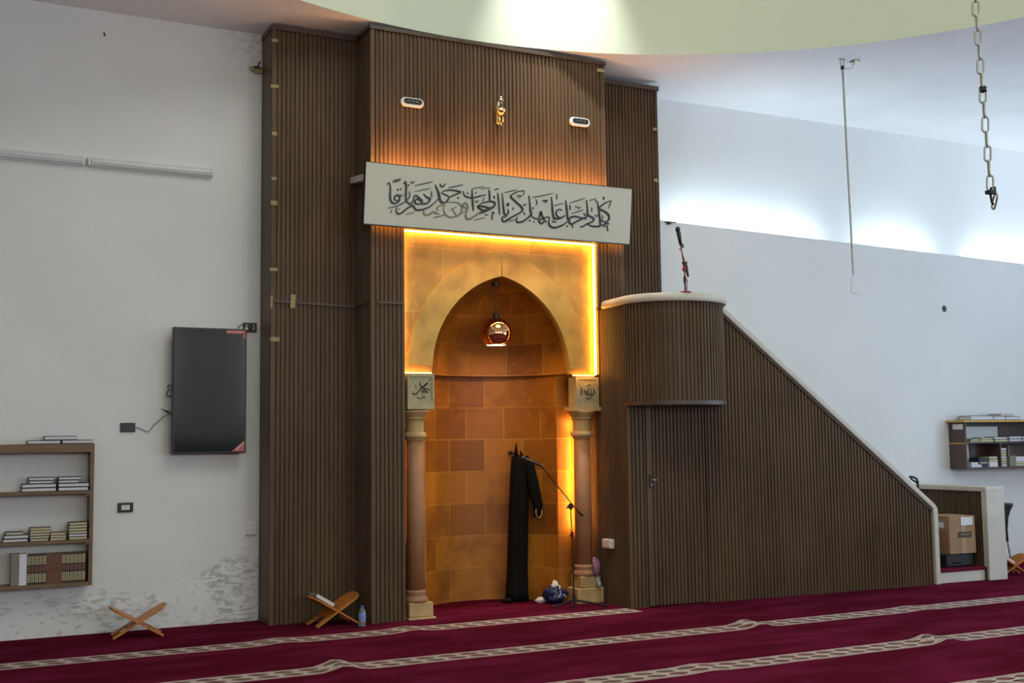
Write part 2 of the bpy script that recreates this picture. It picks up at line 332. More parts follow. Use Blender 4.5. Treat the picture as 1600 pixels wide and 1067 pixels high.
# ceiling with the round opening under the drum
angs = sorted([2 * PI * k / 128 for k in range(128)] + [math.atan2(cy - DC[1], cx - DC[0]) % (2 * PI) for cx in (X0, X1) for cy in (YB, YF)])
vs = []
for a in angs:
    c, s_ = math.cos(a), math.sin(a); t = 1e9
    if c > 1e-9: t = min(t, (X1 - DC[0]) / c)
    if c < -1e-9: t = min(t, (X0 - DC[0]) / c)
    if s_ > 1e-9: t = min(t, (YF - DC[1]) / s_)
    if s_ < -1e-9: t = min(t, (YB - DC[1]) / s_)
    vs += [(DC[0] + DR * c, DC[1] + DR * s_, ZC), (DC[0] + t * c, DC[1] + t * s_, ZC)]
n = len(angs)
struct(MB().add(vs, [(2 * i, 2 * i + 1, 2 * ((i + 1) % n) + 1, 2 * ((i + 1) % n)) for i in range(n)]).build('ceiling', CEIL))
ring = lambda r, z: [(DC[0] + r * math.cos(2 * PI * k / 128), DC[1] + r * math.sin(2 * PI * k / 128), z) for k in range(128)]
q4 = lambda m: [(j * 128 + i, j * 128 + (i + 1) % 128, (j + 1) * 128 + (i + 1) % 128, (j + 1) * 128 + i) for j in range(m) for i in range(128)]
struct(MB().add(ring(DR, ZC - 0.0) + ring(DR, 7.4), q4(1)).build('wall_drum', GREEN, smooth=True))
dome = []
for j in range(13):
    a = PI / 2 * j / 12; dome += ring(DR * math.cos(a) + 0.001, 7.4 + 2.6 * math.sin(a))
struct(MB().add(dome, q4(12)).build('ceiling_dome', CEIL, smooth=True))
# walls
struct(MB().box(X0, 2.75, 10.72, 11.1, 0, ZC).build('wall_left', PEEL))
ledge = lambda x: 4.045 - 0.0245 * (x - 7.2)
mb = MB()   # the thick lower wall with its trough, and the wall above set back
mb.hexa([(6.9, 10.55, 0), (X1, 10.55, 0), (X1, 10.86, 0), (6.9, 10.86, 0), (6.9, 10.55, ledge(6.9) - 0.10), (X1, 10.55, ledge(X1) - 0.10), (X1, 10.86, ledge(X1) - 0.10), (6.9, 10.86, ledge(6.9) - 0.10)])
mb.hexa([(6.9, 10.55, ledge(6.9) - 0.10), (X1, 10.55, ledge(X1) - 0.10), (X1, 10.585, ledge(X1) - 0.10), (6.9, 10.585, ledge(6.9) - 0.10), (6.9, 10.55, ledge(6.9)), (X1, 10.55, ledge(X1)), (X1, 10.585, ledge(X1)), (6.9, 10.585, ledge(6.9))])
mb.box(6.9, X1, 10.86, 11.1, 0, ZC)
struct(mb.build('wall_right', WHITE))
struct(MB().box(2.5, 7.3, 11.3, 11.4, 0, ZC).build('wall_front', WHITE))
struct(MB().box(X0 - 0.2, X0, YB, YF, 0, ZC).build('wall_west', WHITE))
def wall_holes(name, along, a0, a1, fixed, thick, holes, z1):
    mb = MB(); cuts = sorted({a0, a1} | {h[0] for h in holes} | {h[1] for h in holes})
    B = (lambda p, q, za, zb: mb.box(fixed, fixed + thick, p, q, za, zb)) if along == 'y' else (lambda p, q, za, zb: mb.box(p, q, fixed, fixed + thick, za, zb))
    for p, q in zip(cuts, cuts[1:]):
        h = [k for k in holes if k[0] <= p and q <= k[1]]
        if h: B(p, q, 0, h[0][2]); B(p, q, h[0][3], z1)
        else: B(p, q, 0, z1)
    struct(mb.build(name, WHITE))
EW = [(-4.5, -2.3, 0.85, 3.75), (0.1, 2.3, 0.85, 3.75), (4.7, 6.9, 0.85, 3.75)]; RW = [(-4.0, -1.0, 2.3, 4.5), (1.5, 4.5, 2.3, 4.5), (7.0, 10.0, 2.3, 4.5)]
wall_holes('wall_east', 'y', YB, YF, X1, 0.25, EW, ZC); wall_holes('wall_rear', 'x', X0, X1, YB - 0.25, 0.25, RW, ZC)
wn = 0
for h in EW + RW:
    wn += 1; fr = MB(); gl = MB()
    for k in range(2):
        a, b = h[0] + (h[1] - h[0]) * k / 2, h[0] + (h[1] - h[0]) * (k + 1) / 2
        for (p, q, za, zb) in ((a, a + 0.05, h[2], h[3]), (b - 0.05, b, h[2], h[3]), (a + 0.05, b - 0.05, h[2], h[2] + 0.05), (a + 0.05, b - 0.05, h[3] - 0.05, h[3])):
            if h in EW: fr.box(X1 + 0.10, X1 + 0.16, p, q, za, zb)
            else: fr.box(p, q, YB - 0.16, YB - 0.10, za, zb)
        if h in EW: gl.box(X1 + 0.125, X1 + 0.131, a + 0.05, b - 0.05, h[2] + 0.05, h[3] - 0.05)
        else: gl.box(a + 0.05, b - 0.05, YB - 0.131, YB - 0.125, h[2] + 0.05, h[3] - 0.05)
    f_ = struct(fr.build('window_%d' % wn, WFRAME)); gl.build('window_pane', WGLASS, f_)
struct(MB().box(X0, X1, YB, YB + 0.06, 0, 1.75).build('trim_added_band', DKBAND))  # dark band added on the unseen rear wall for the television to reflect
struct(MB().box(14.35, X1, 0.3, 9.7, 3.92, 3.98).box(14.35, 14.38, 0.3, 9.7, 3.98, 4.12).build('trim_added_ledge', WHITE))  # unseen ledge, added only to carry the ceiling fill light

# ------------------------------------------------------------ slatted timber surround of the niche
sur = thing('slatted_surround', 'tall dark brown slatted timber surround stepping forward around the glowing prayer niche', 'wall cladding', (4.95, 10.35, 0))
mb = MB(); mb.box(2.765, 3.60, 10.367, 10.72, 0, 5.50); slats(mb, [(2.785, 10.35), (3.585, 10.35)], 0.0, 5.50); mb.box(2.752, 2.788, 10.349, 10.372, 0, 5.50); mb.box(2.752, 2.766, 10.36, 10.72, 0, 5.50)
mb.build('slatted_panel', WOOD, sur)
mb = MB(); mb.box(3.592, 3.895, 9.967, 10.7, 0, 5.48); slats(mb, [(3.605, 9.95), (3.895, 9.95)], 0.0, 5.48); mb.box(3.575, 3.61, 9.948, 9.97, 0, 5.48); slats(mb, [(3.58, 10.36), (3.58, 9.96)], 0.0, 5.48, 0.006); mb.box(3.885, 3.905, 9.951, 10.2, 0, 5.48)
mb.build('slatted_panel', WOOD, sur)
mb = MB(); mb.box(3.905, 6.115, 9.967, 10.7, 3.63, 5.48); slats(mb, [(3.905, 9.95), (6.10, 9.95)], 3.61, 5.48); mb.box(6.10, 6.13, 9.948, 10.37, 3.61, 5.48)
mb.build('slatted_panel', WOOD, sur)
mb = MB(); mb.box(6.005, 6.315, 9.967, 10.38, 2.955, 3.95); slats(mb, [(6.02, 9.95), (6.29, 9.95)], 2.955, 3.95); mb.box(6.0, 6.022, 9.949, 10.2, 2.955, 3.62); mb.box(6.285, 6.325, 9.949, 10.37, 2.955, 3.95)
mb.build('slatted_panel', WOOD, sur)
mb = MB(); mb.box(6.13, 7.05, 10.387, 10.55, 0.6, 5.47); slats(mb, [(6.13, 10.37), (7.045, 10.37)], 0.6, 5.47); mb.box(7.045, 7.062, 10.369, 10.55, 0.6, 5.47)
mb.build('slatted_panel', WOOD, sur)
mb = MB().box(2.742, 3.60, 10.335, 10.365, 5.485, 5.53).box(2.742, 2.765, 10.36, 10.72, 5.485, 5.53); mb.build('top_trim', WOODT, sur)
MB().box(3.565, 6.14, 9.935, 9.97, 5.485, 5.522).box(3.565, 3.59, 9.97, 10.36, 5.485, 5.522).build('top_trim', WOODT, sur)
MB().box(6.13, 7.075, 10.35, 10.39, 5.45, 5.50).build('top_trim', WOODT, sur)
mb = MB().hexa([(2.785, 10.338, 2.915), (3.59, 10.338, 2.893), (3.59, 10.355, 2.893), (2.785, 10.355, 2.915), (2.785, 10.338, 2.934), (3.59, 10.338, 2.912), (3.59, 10.355, 2.912), (2.785, 10.355, 2.934)])
mb.box(3.568, 3.582, 9.96, 10.36, 2.897, 2.914); mb.build('joint_strip', WOODT, sur)
MB().box(3.635, 3.895, 9.938, 9.955, 2.895, 2.915).build('joint_strip', WOODT, sur)
# bits of tape left on the slats
def tape(x, z, y, w=0.055, h=0.035, rot=0.0, label=''):
    o = MB().box(-w / 2, w / 2, -0.002, 0.001, -h / 2, h / 2).build('tape_strip', TAPE); o.location = (x, y, z); o.rotation_euler = (0, rot, 0)
    tag(o, label, 'tape', 'masking tape bits on the timber slats'); return o
TL = ['topmost short tape on the left edge of the timber surround', 'wide tape under the topmost one on the left timber edge', 'third tape down on the left timber edge, above wall tube level', 'fourth tape down on the left timber edge, level with the tube light end', 'fifth tape down on the left timber edge, level with the sign', 'sixth tape down on the left timber edge, just above the joint strip']
for (z, w, h), l in zip(((5.38, .06, .03), (4.94, .075, .03), (4.49, .05, .035), (4.065, .05, .03), (3.837, .06, .04), (3.217, .07, .03)), TL): tape(2.775, z, 10.346, w, h, random.uniform(-.1, .1), l)
tape(2.954, 2.928, 10.336, 0.045, 0.13, 0.05, 'upright tape strip across the joint of the left slatted panel'); tape(2.757, 2.915, 10.346, 0.018, 0.12, 0.03, 'narrow upright tape at the outer end of the joint strip'); tape(2.79, 2.573, 10.346, 0.085, 0.04, 0, 'lowest tape on the left timber edge, below the joint strip')
tape(6.08, 5.425, 9.944, 0.085, 0.035, 0, 'tape at the top right corner of the forward slatted block'); tape(7.02, 5.017, 10.364, 0.05, 0.03, 0, 'upper tape on the right edge of the far slatted panel'); tape(7.02, 4.446, 10.364, 0.05, 0.035, 0, 'lower tape on the right edge of the far slatted panel')

# ------------------------------------------------------------ sign with lettering
sg = thing('calligraphy_sign', 'long pale greige sign with raised black Arabic calligraphy above the niche', 'sign', (3.455, 9.80, 3.595), (math.radians(7), 0, 0))
MB().box(0, 2.84, 0.0, 0.03, 0.004, 0.561).build('panel', SIGNB, sg)
MB().box(-0.004, 2.844, -0.001, 0.05, -0.006, 0.0045).box(-0.004, 2.844, -0.001, 0.05, 0.5605, 0.567).box(-0.004, 0.0, 0, 0.05, 0, 0.565).box(2.84, 2.844, 0, 0.05, 0, 0.565).build('edge_frame', BLACK, sg)
for x in (0.06, 2.55): MB().box(x, x + 0.07, 0.04, 0.30 if x > 1 else 0.62, 0.42, 0.48).build('mounting_arm', OFFW, sg)
def catmull(P, k=4):
    if len(P) < 3: return P
    Q = [P[0]] + P + [P[-1]]; out = []
    for i in range(1, len(Q) - 2):
        for j in range(k):
            t = j / k; out.append(tuple(0.5 * (2 * Q[i][c] + (Q[i + 1][c] - Q[i - 1][c]) * t + (2 * Q[i - 1][c] - 5 * Q[i][c] + 4 * Q[i + 1][c] - Q[i + 2][c]) * t * t + (3 * Q[i][c] - Q[i - 1][c] - 3 * Q[i + 1][c] + Q[i + 2][c]) * t ** 3) for c in (0, 1)))
    return out + [P[-1]]
def ribbon(mb, P, w, fn, t0, t1, pen=0.0):
    """a pen stroke along P: width w, narrower across the nib direction, raised from t0 to t1"""
    P = catmull(P); n = len(P); L = []; R = []
    for i, p in enumerate(P):
        a, b = P[max(0, i - 1)], P[min(n - 1, i + 1)]; dx, dy = b[0] - a[0], b[1] - a[1]; l = math.hypot(dx, dy) or 1
        ang = math.atan2(dy, dx); k = w / 2 * (1 - pen + pen * abs(math.sin(ang - math.radians(35))))
        if n > 3: k *= 0.45 + 0.55 * min(1, 4.0 * i / n, 4.0 * (n - 1 - i) / n) if min(i, n - 1 - i) < n / 4 else 1
        nx, ny = -dy / l * k, dx / l * k; L.append((p[0] + nx, p[1] + ny)); R.append((p[0] - nx, p[1] - ny))
    vs = [fn(*q, t1) for q in L] + [fn(*q, t1) for q in R] + [fn(*q, t0) for q in L] + [fn(*q, t0) for q in R]; fs = []
    for i in range(n - 1): fs += [(i, i + 1, n + i + 1, n + i), (i, 2 * n + i, 2 * n + i + 1, i + 1), (n + i, n + i + 1, 3 * n + i + 1, 3 * n + i)]
    fs += [(0, n, 3 * n, 2 * n), (n - 1, 3 * n - 1, 4 * n - 1, 2 * n - 1)]
    mb.add(vs, fs)
CALLI = [[15,0,207,372,223,392,238,360,240,308,242,255,256,219,283,207,315,220,332,244,329,273,310,287,286,270,286,244,306,236,330,243],[9,0,255,399,299,412,339,429],[9,0,266,415,299,424,341,442],[15,0,305,334,321,337],[15,0,334,341,348,345],[6,0,336,299,353,279,375,302],[15,0,367,395,382,414,392,381,394,320,394,267,397,237],[15,0,410,384,424,391],[9,0,440,424,453,407,478,430],[10,0,219,159,306,185,371,219,412,254,433,292,424,332],[13,0,397,237,415,228,438,213,466,222],[8,0,476,388,569,414,659,443],[6,0,478,331,559,355,636,379],[14,0,438,213,465,243,483,296,516,285,557,250,538,226,502,222,483,241,508,268,533,254,555,250],[15,0,566,319,601,292,635,276,611,238,567,227,538,226],[15,0,310,174,305,140,323,117,359,127,417,177,465,200,485,180,504,165,561,173,626,201,676,241,718,285],[8,0,327,158,342,162],[6,0,258,147,261,135,250,114],[5,0,399,116,483,142],[8,0,648,355,648,319,654,304,633,288],[18,0,680,414,701,376,720,332,731,289,744,265,762,253,799,262,818,290,834,311],[13,0,746,342,778,366,852,379,943,369,897,345,834,311,804,270],[9,0,746,342,793,329,834,311],[11,1,774,256,849,266,915,266,951,243,962,205,940,157,890,132,836,125,796,150,774,198,786,232],[12,0,727,428,752,400,786,436],[8,0,812,397,886,417,970,442],[15,0,913,309,928,314],[13,1,581,180,577,145,595,125,636,134,673,160,714,146,737,150],[10,1,723,171,709,200,741,227,792,229],[6,0,680,107,787,141],[10,1,865,205,895,161,919,140,944,159,980,183],[5,0,846,196,907,228],[12,1,980,183,1023,218,1014,256,988,269,972,245,996,222,1021,224],[15,1,1021,210,1004,150,1028,121,1070,136,1155,195,1223,233],[12,0,968,383,983,340,1024,326,1075,326,1159,353,1210,365],[14,0,1059,407,1066,322,1074,260,1083,199],[6,0,1065,411,1187,443],[5,0,1153,413,1247,440],[14,0,1238,422,1246,352,1251,302],[7,0,1013,372,1019,355],[7,0,1100,383,1101,367],[15,0,1124,249,1166,282,1251,306,1298,300,1301,269,1258,244,1190,252,1124,249,1180,216,1249,233,1302,255],[17,0,1137,180,1223,217,1302,259],[7,0,1097,305,1112,285,1131,310],[6,0,1191,344,1179,308,1166,299],[12,0,1330,398,1345,305,1360,185],[9,0,1290,418,1314,428,1342,438],[10,0,1288,363,1301,339],[12,0,1377,398,1388,324,1396,254,1410,194,1440,191,1461,232],[8,0,1205,183,1222,174,1240,176],[10,0,1269,205,1299,203,1283,181,1280,151,1288,132],[5,0,1097,116,1204,150],[13,0,1392,175,1391,137,1417,126,1478,156],[11,0,1437,298,1444,297],[12,0,1377,390,1392,301,1404,231,1419,193,1449,210,1446,250],[11,0,1428,290,1441,303,1454,294,1440,281,1428,290],[8,0,1503,270,1499,243],[7,0,1399,402,1468,422,1541,445],[14,0,1616,438,1555,429,1478,387,1477,363,1535,320,1587,283,1604,247,1540,202,1461,157,1417,128,1391,134,1396,166,1435,172],[6,0,1616,438,1608,407,1590,388],[7,0,1526,375,1554,389,1581,383,1546,361],[5,0,1464,133,1547,163],[8,0,1611,312,1625,297,1645,321],[7,0,1619,232,1633,208],[15,0,1667,398,1679,324,1690,253,1699,214,1626,151,1573,132,1542,137,1552,183],[7,0,1702,381,1818,411,1934,442],[7,0,1744,369,1759,338,1747,304],[14,0,1710,279,1726,281],[12,0,1812,358,1871,366,1838,343],[14,0,1699,214,1732,185,1785,187,1803,254,1823,207,1848,168,1819,137,1786,163,1820,183,1883,207,1912,198],[10,0,1729,149,1741,149],[9,0,1686,165,1689,150],[8,0,1864,170,1869,147],[15,0,1915,407,1927,327,1938,248,1956,201,2008,200,2063,225,2074,242],[12,0,2047,285,2004,289,1974,257,1993,218,2045,214],[6,0,1949,321,2048,355],[7,0,1971,439,1977,386],[15,0,1903,197,1899,141,1936,110,1988,113,2061,144,2118,187],[9,0,1929,165,1982,166],[9,0,1945,183,1954,189],[15,0,2076,388,2092,300,2108,212,2122,188],[7,0,2119,362,2213,395,2300,428],[9,0,2128,343,2131,293],[11,0,2191,334,2204,331],[8,0,2216,334,2232,319,2252,338],[6,0,2150,260,2281,307],[15,0,2283,274,2324,243,2282,224,2208,186,2152,157,2125,180,2136,218,2191,235,2273,225,2323,218],[9,0,2163,156,2169,120],[15,0,2312,407,2326,334,2338,262,2402,234,2394,201,2327,170,2280,140,2252,140],[6,0,2346,405,2427,434],[8,0,2377,338,2378,296],[12,0,2413,410,2426,406],[15,0,2438,409,2455,336,2472,256,2484,175,2467,157,2382,154,2329,178],[15,0,2604,426,2536,400,2472,354,2462,332,2534,308,2582,270,2570,220,2515,208,2495,231],[6,0,2604,426,2584,379,2572,344],[12,0,2502,455,2514,441,2505,426],[8,0,2417,268,2435,255,2461,279],[7,0,2505,270,2510,234],[14,0,2484,166,2526,178,2552,196,2590,189],[9,0,2559,180,2577,117],[12,0,2523,161,2540,160],[12,0,2099,132,2112,130]]
for tone, nm, mt in ((0, 'lettering', INK), (1, 'lettering', INKG)):
    mb = MB()
    for k, s_ in enumerate(CALLI):
        if s_[1] == tone: ribbon(mb, [(s_[i] / 1000, s_[i + 1] / 1000) for i in range(2, len(s_), 2)], s_[0] / 1000 * 1.55, lambda a, b, t, k=k: (a, t, b), -0.0005, -0.004 - 0.00002 * k, 0.35)
    o = mb.build(nm, mt, sg)
    if tone: o['label'] = 'olive grey lettering stroke group'
st = MB().box(3.62, 6.10, 9.80, 9.82, 4.075, 4.10); tag(st.build('led_strip', LEDUP, origin=(4.86, 9.875, 4.085)), 'orange uplight strip hidden behind the top of the calligraphy sign', 'light strip')
tag(MB().box(3.60, 3.90, 9.905, 9.925, 3.625, 3.637).build('led_strip', LEDB, origin=(3.75, 9.915, 3.625)), 'short light strip under the left end of the calligraphy sign', 'light strip')
tag(MB().box(6.02, 6.29, 9.905, 9.925, 3.625, 3.637).build('led_strip', LEDB, origin=(6.15, 9.915, 3.625)), 'short light strip under the right end of the calligraphy sign', 'light strip')

# ------------------------------------------------------------ the stone niche
AX, NY = 4.96, 10.08; SPR = 2.30; HW = 0.74; CC = 0.2145; RR = HW + CC; APEX = SPR + 0.93
ni = thing('prayer_niche', 'honey coloured stone prayer niche with curved back and pointed half dome, lit warm orange', 'niche', (AX, NY, 0))
def uvbuild(name, rows, parent, mat, smooth=True):
    """rows: list of rows of ((x,y,z),(u,v))"""
    mb = MB(); m = len(rows[0]); vs = [p[0] for r in rows for p in r]; uv = [p[1] for r in rows for p in r]
    mb.add(vs, [(j * m + i, j * m + i + 1, (j + 1) * m + i + 1, (j + 1) * m + i) for j in range(len(rows) - 1) for i in range(m - 1)])
    return mb.build(name, mat, parent, smooth=smooth, uv=uv)
LR, LY = 0.77, 10.15
rows = []
for z in (0, 0.8, 1.6, SPR):
    r = [((3.89, LY, z), (-1.6, z)), ((AX - LR - 0.001, LY, z), (-1.3, z))]
    r += [((AX - LR * math.cos(PI * k / 40), LY + LR * math.sin(PI * k / 40), z), (LR * (PI * k / 40 - PI / 2), z)) for k in range(38)]
    r += [((AX + LR * 0.975, 10.335, z), (1.3, z)), ((6.10, 10.335, z), (1.6, z))]; rows.append(r)
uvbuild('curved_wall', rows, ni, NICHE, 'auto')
rows = []
for j in range(25):
    h = 0.93 * math.sin(PI / 2 * j / 24); r0 = max(0.0, math.sqrt(max(0, RR * RR - h * h)) - CC) + 0.018 * (1 - j / 24.0)
    arc = RR * math.asin(h / RR)
    rows.append([((AX - r0 * math.cos(PI * k / 40), NY + 0.02 + r0 * math.sin(PI * k / 40), SPR + h), (HW * (PI * k / 40 - PI / 2) * (0.35 + 0.65 * r0 / HW), SPR + arc)) for k in range(41)])
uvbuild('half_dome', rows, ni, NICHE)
rows = [[((AX - r_ * math.cos(PI * k / 40), yy_ + r_ * math.sin(PI * k / 40), z), (LR * (PI * k / 40 - PI / 2), z)) for k in range(41)] for r_, yy_, z in ((HW, NY, SPR + 0.004), (HW - 0.008, NY, SPR + 0.004), (HW - 0.008, NY, SPR - 0.008), (0.86, LY, SPR - 0.008))]
uvbuild('springing_course', rows, ni, NICHE, False)
# flat stone panel around the arch, its thickness, and the arch ring standing slightly proud
zs = [SPR + 0.93 * math.sin(PI / 2 * j / 24) for j in range(25)]
half = lambda z, off=0.0: max(0.0, math.sqrt(max(0, (RR + off) ** 2 - (z - SPR) ** 2)) - CC)
PY = 10.05
for nm in (1,):
    mb = MB(); uv = []
    for sgn, xo in ((-1, 3.895), (1, 6.06)):
        k0 = len(mb.v); zz = [SPR - 0.02] + zs
        vv = [q for z in zz for q in ((xo, PY, z), (AX + sgn * (half(z) if z >= SPR else HW), PY, z), (AX + sgn * (half(z) if z >= SPR else HW), PY + 0.06, z))]
        mb.add(vv, [f for i in range(len(zz) - 1) for f in ((3 * i, 3 * i + 1, 3 * i + 4, 3 * i + 3), (3 * i + 1, 3 * i + 2, 3 * i + 5, 3 * i + 4))]); uv += [(v[0], v[2] + 0.25) for v in vv]
    vv = [(3.895, PY, APEX), (6.06, PY, APEX), (6.06, PY, 3.66), (3.895, PY, 3.66)]; mb.add(vv, [(0, 1, 2, 3)]); uv += [(v[0], v[2] + 0.25) for v in vv]
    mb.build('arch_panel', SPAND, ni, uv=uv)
OFF = 0.25; zo = [SPR + 0.035 + (math.sqrt((RR + OFF) ** 2 - CC ** 2) - 0.035) * math.sin(PI / 2 * j / 24) for j in range(25)]
mb = MB()
for sgn in (-1, 1):
    P = []
    for j in range(25):
        zi = SPR + 0.035 + (0.93 - 0.035) * math.sin(PI / 2 * j / 24)
        P += [(AX + sgn * (half(zi) + 0.004), PY - 0.02, zi), (AX + sgn * half(zo[j], OFF), PY - 0.014, zo[j]), (AX + sgn * (half(zi) + 0.004), PY + 0.03, zi), (AX + sgn * half(zo[j], OFF), PY + 0.001, zo[j])]
    mb.add(P, [f for i in range(24) for f in ((4 * i, 4 * i + 1, 4 * i + 5, 4 * i + 4), (4 * i, 4 * i + 4, 4 * i + 6, 4 * i + 2), (4 * i + 1, 4 * i + 3, 4 * i + 7, 4 * i + 5))] + [(0, 2, 3, 1)])
mb.build('arch_ring', RINGS, ni)
LEDT = [('led_strip', (3.91, 6.0, 10.0, 10.02, 3.598, 3.612), 'bright warm light strip along the top of the niche under the sign'), ('led_strip', (5.985, 5.999, 10.0, 10.02, 2.95, 3.598), 'bright warm light strip up the right edge of the niche arch'), ('led_strip', (5.985, 6.0, 10.0, 10.02, 2.275, 2.95), ''), ('led_strip', (3.907, 3.915, 10.02, 10.03, 2.28, 3.598), 'warm light strip at the left edge of the niche arch beside the pier')]
for nm, b, l in LEDT:
    if not l: continue
    b = list(b)
    if l.startswith('bright warm light strip up'): b[4] = 2.275
    tag(MB().box(*b).build(nm, LED, origin=((b[0] + b[1]) / 2, (b[2] + b[3]) / 2, b[4])), l, 'light strip')
for x0, x1, l in ((3.925, 4.20, 'short light strip on top of the left carved block'), (5.735, 5.98, 'short light strip on top of the right carved block')):
    tag(MB().box(x0, x1, 10.015, 10.03, 2.262, 2.272).build('led_strip', LEDB, origin=((x0 + x1) / 2, 10.01, 2.262)), l, 'light strip')
for x, y, l in ((4.035, 10.138, 'vertical light strip behind the left stone column'), (5.885, 10.250, 'vertical light strip glowing behind the right stone column')):
    tag(MB().box(x, x + 0.012, y, y + 0.01, 0.72, 1.84).build('led_strip', LEDC if x > 5 else LED, origin=(x, y, 0.72)), l, 'light strip')
# columns
def column(x, y, r, label, wide):
    c = thing('stone_column', label, 'column', (x, y, 0))
    b = MB()
    if wide: b.box(x - 0.145, x + 0.16, y - 0.115, y + 0.10, 0, 0.155).box(x - 0.10, x + 0.13, y - 0.105, y + 0.10, 0.155, 0.27)
    else: b.box(x - 0.115, x + 0.16, y - 0.115, y + 0.09, 0, 0.022).box(x - 0.105, x + 0.135, y - 0.10, y + 0.09, 0.022, 0.155)
    b.build('pedestal', SAND, c, bevel=0.012)
    z0 = 0.27 if wide else 0.155
    MB().lathe([(r + 0.028, z0), (r + 0.032, z0 + 0.02), (r + 0.018, z0 + 0.045), (r + 0.005, z0 + 0.07), (r + 0.016, z0 + 0.085), (r + 0.010, z0 + 0.10), (r, z0 + 0.11)], (x, y, 0), 28).build('base_moulding', PINKS, c, smooth=True)
    MB().lathe([(r, z0 + 0.10), (r, 1.0), (r - 0.004, 1.64)], (x, y, 0), 28).build('shaft', PINKS, c, smooth=True)
    MB().lathe([(r - 0.002, 1.635), (r + 0.008, 1.645), (r + 0.004, 1.655), (r + 0.024, 1.665), (r + 0.028, 1.68), (r + 0.022, 1.70), (r + 0.002, 1.715), (r + 0.0, 1.80), (r + 0.006, 1.825), (r + 0.022, 1.838), (r + 0.012, 1.848), (r + 0.02, 1.86), (r + 0.052, 1.90), (r + 0.052, 1.912), (0.02, 1.912)], (x, y, 0), 28).build('capital', SAND, c, smooth='auto')
column(4.045, 10.055, 0.083, 'stone column with moulded capital at the left of the niche', False)
column(5.905, 10.16, 0.087, 'stone column on stepped pedestal at the right of the niche, behind the microphone stand', True)
def carved(x0, x1, label, strokes, y=9.985):
    c = thing('carved_block', label, 'stone block', ((x0 + x1) / 2, 10.0, 1.925)); z0, z1 = 1.925, 2.258
    b = MB(); b.box(x0, x1, y + 0.012, y + 0.155, z0, z1); m = 0.022
    b.box(x0, x1, y, y + 0.013, z0, z0 + 0.075).box(x0, x1, y, y + 0.013, z1 - 0.028, z1).box(x0, x0 + m, y, y + 0.013, z0 + 0.075, z1 - 0.028).box(x1 - m, x1, y, y + 0.013, z0 + 0.075, z1 - 0.028)
    b.build('block', GREYS, c)
    if x0 > 5: MB().box(x0 - 0.055, x1 + 0.012, y - 0.02, y + 0.155, z0 - 0.012, z0 + 0.028).build('lower_slab', SAND, c)
    mb = MB(); w = (x1 - x0); h = 0.23
    for wd, P in strokes: ribbon(mb, [(x0 + a * w, z0 + 0.08 + b_ * h) for a, b_ in P], wd, lambda a, b_, t: (a, t, b_), y + 0.013, y + 0.006, 0.3)
    mb.build('carved_lettering', CARVE, c)
carved(3.945, 4.215, 'carved stone block with Arabic lettering on the left column', [(0.016, [(0.86, 0.42), (0.72, 0.5), (0.6, 0.40), (0.74, 0.34), (0.60, 0.52), (0.5, 0.62), (0.47, 0.78)]), (0.016, [(0.6, 0.52), (0.68, 0.66), (0.76, 0.72), (0.64, 0.6), (0.5, 0.5)]), (0.017, [(0.53, 0.56), (0.45, 0.42), (0.36, 0.30), (0.25, 0.26), (0.2, 0.34)]), (0.011, [(0.5, 0.5), (0.57, 0.36), (0.55, 0.26)]), (0.009, [(0.35, 0.12), (0.5, 0.10), (0.7, 0.12)]), (0.008, [(0.3, 0.62), (0.34, 0.56)]), (0.008, [(0.78, 0.86), (0.84, 0.84)]), (0.008, [(0.55, 0.14), (0.6, 0.18), (0.68, 0.16)])])
carved(5.795, 6.062, 'carved stone block with Arabic lettering on the right column', [(0.017, [(0.24, 0.64), (0.27, 0.5), (0.25, 0.34), (0.2, 0.32)]), (0.013, [(0.36, 0.56), (0.42, 0.45), (0.38, 0.36)]), (0.018, [(0.78, 0.60), (0.82, 0.45), (0.76, 0.32), (0.68, 0.34), (0.66, 0.62)]), (0.017, [(0.66, 0.36), (0.58, 0.32), (0.54, 0.38), (0.54, 0.62)]), (0.016, [(0.54, 0.36), (0.48, 0.32), (0.46, 0.44), (0.5, 0.5)]), (0.010, [(0.5, 0.70), (0.58, 0.75), (0.68, 0.70)]), (0.010, [(0.44, 0.2), (0.55, 0.14), (0.62, 0.2), (0.72, 0.16)]), (0.009, [(0.5, 0.10), (0.6, 0.08)])], 10.07)
# pendant lamp
pl = thing('pendant_lamp', 'round mirrored copper pendant lamp hanging in the niche arch', 'lamp', (AX, 10.18, 3.17)); px, py = AX, 10.18
MB().lathe([(0.035, 3.15), (0.035, 3.185), (0.01, 3.185)], (px, py, 0), 16).build('ceiling_cap', BLACK, pl, smooth='auto')
MB().tube([(px, py, 3.16), (px, py, 2.86)], 0.0045, 6).build('cord', BLACK, pl)
MB().lathe([(0.014, 2.88), (0.03, 2.86), (0.034, 2.81), (0.02, 2.80)], (px, py, 0), 20).build('socket_cap', BLACK, pl, smooth='auto')
R_ = 0.157; zc = 2.678; prof = [(0.012, R_ - 0.001)] + [(R_ * math.sin(PI * k / 20), R_ * math.cos(PI * k / 20)) for k in range(1, 15)] + [(0.109, -0.118)]
mb = MB(); n = 36; P = [(r, z) for r, z in prof if z > -0.125]; P2 = [(max(0.006, r - 0.004), z) for r, z in P][::-1]
vs = [(px + r * math.cos(2 * PI * k / n), py + r * math.sin(2 * PI * k / n), zc + z) for r, z in P + P2 for k in range(n)]
mb.add(vs, [(i * n + k, i * n + (k + 1) % n, (i + 1) * n + (k + 1) % n, (i + 1) * n + k) for i in range(len(P) + len(P2) - 1) for k in range(n)])
mb.build('shade', COPPER, pl, smooth=True)
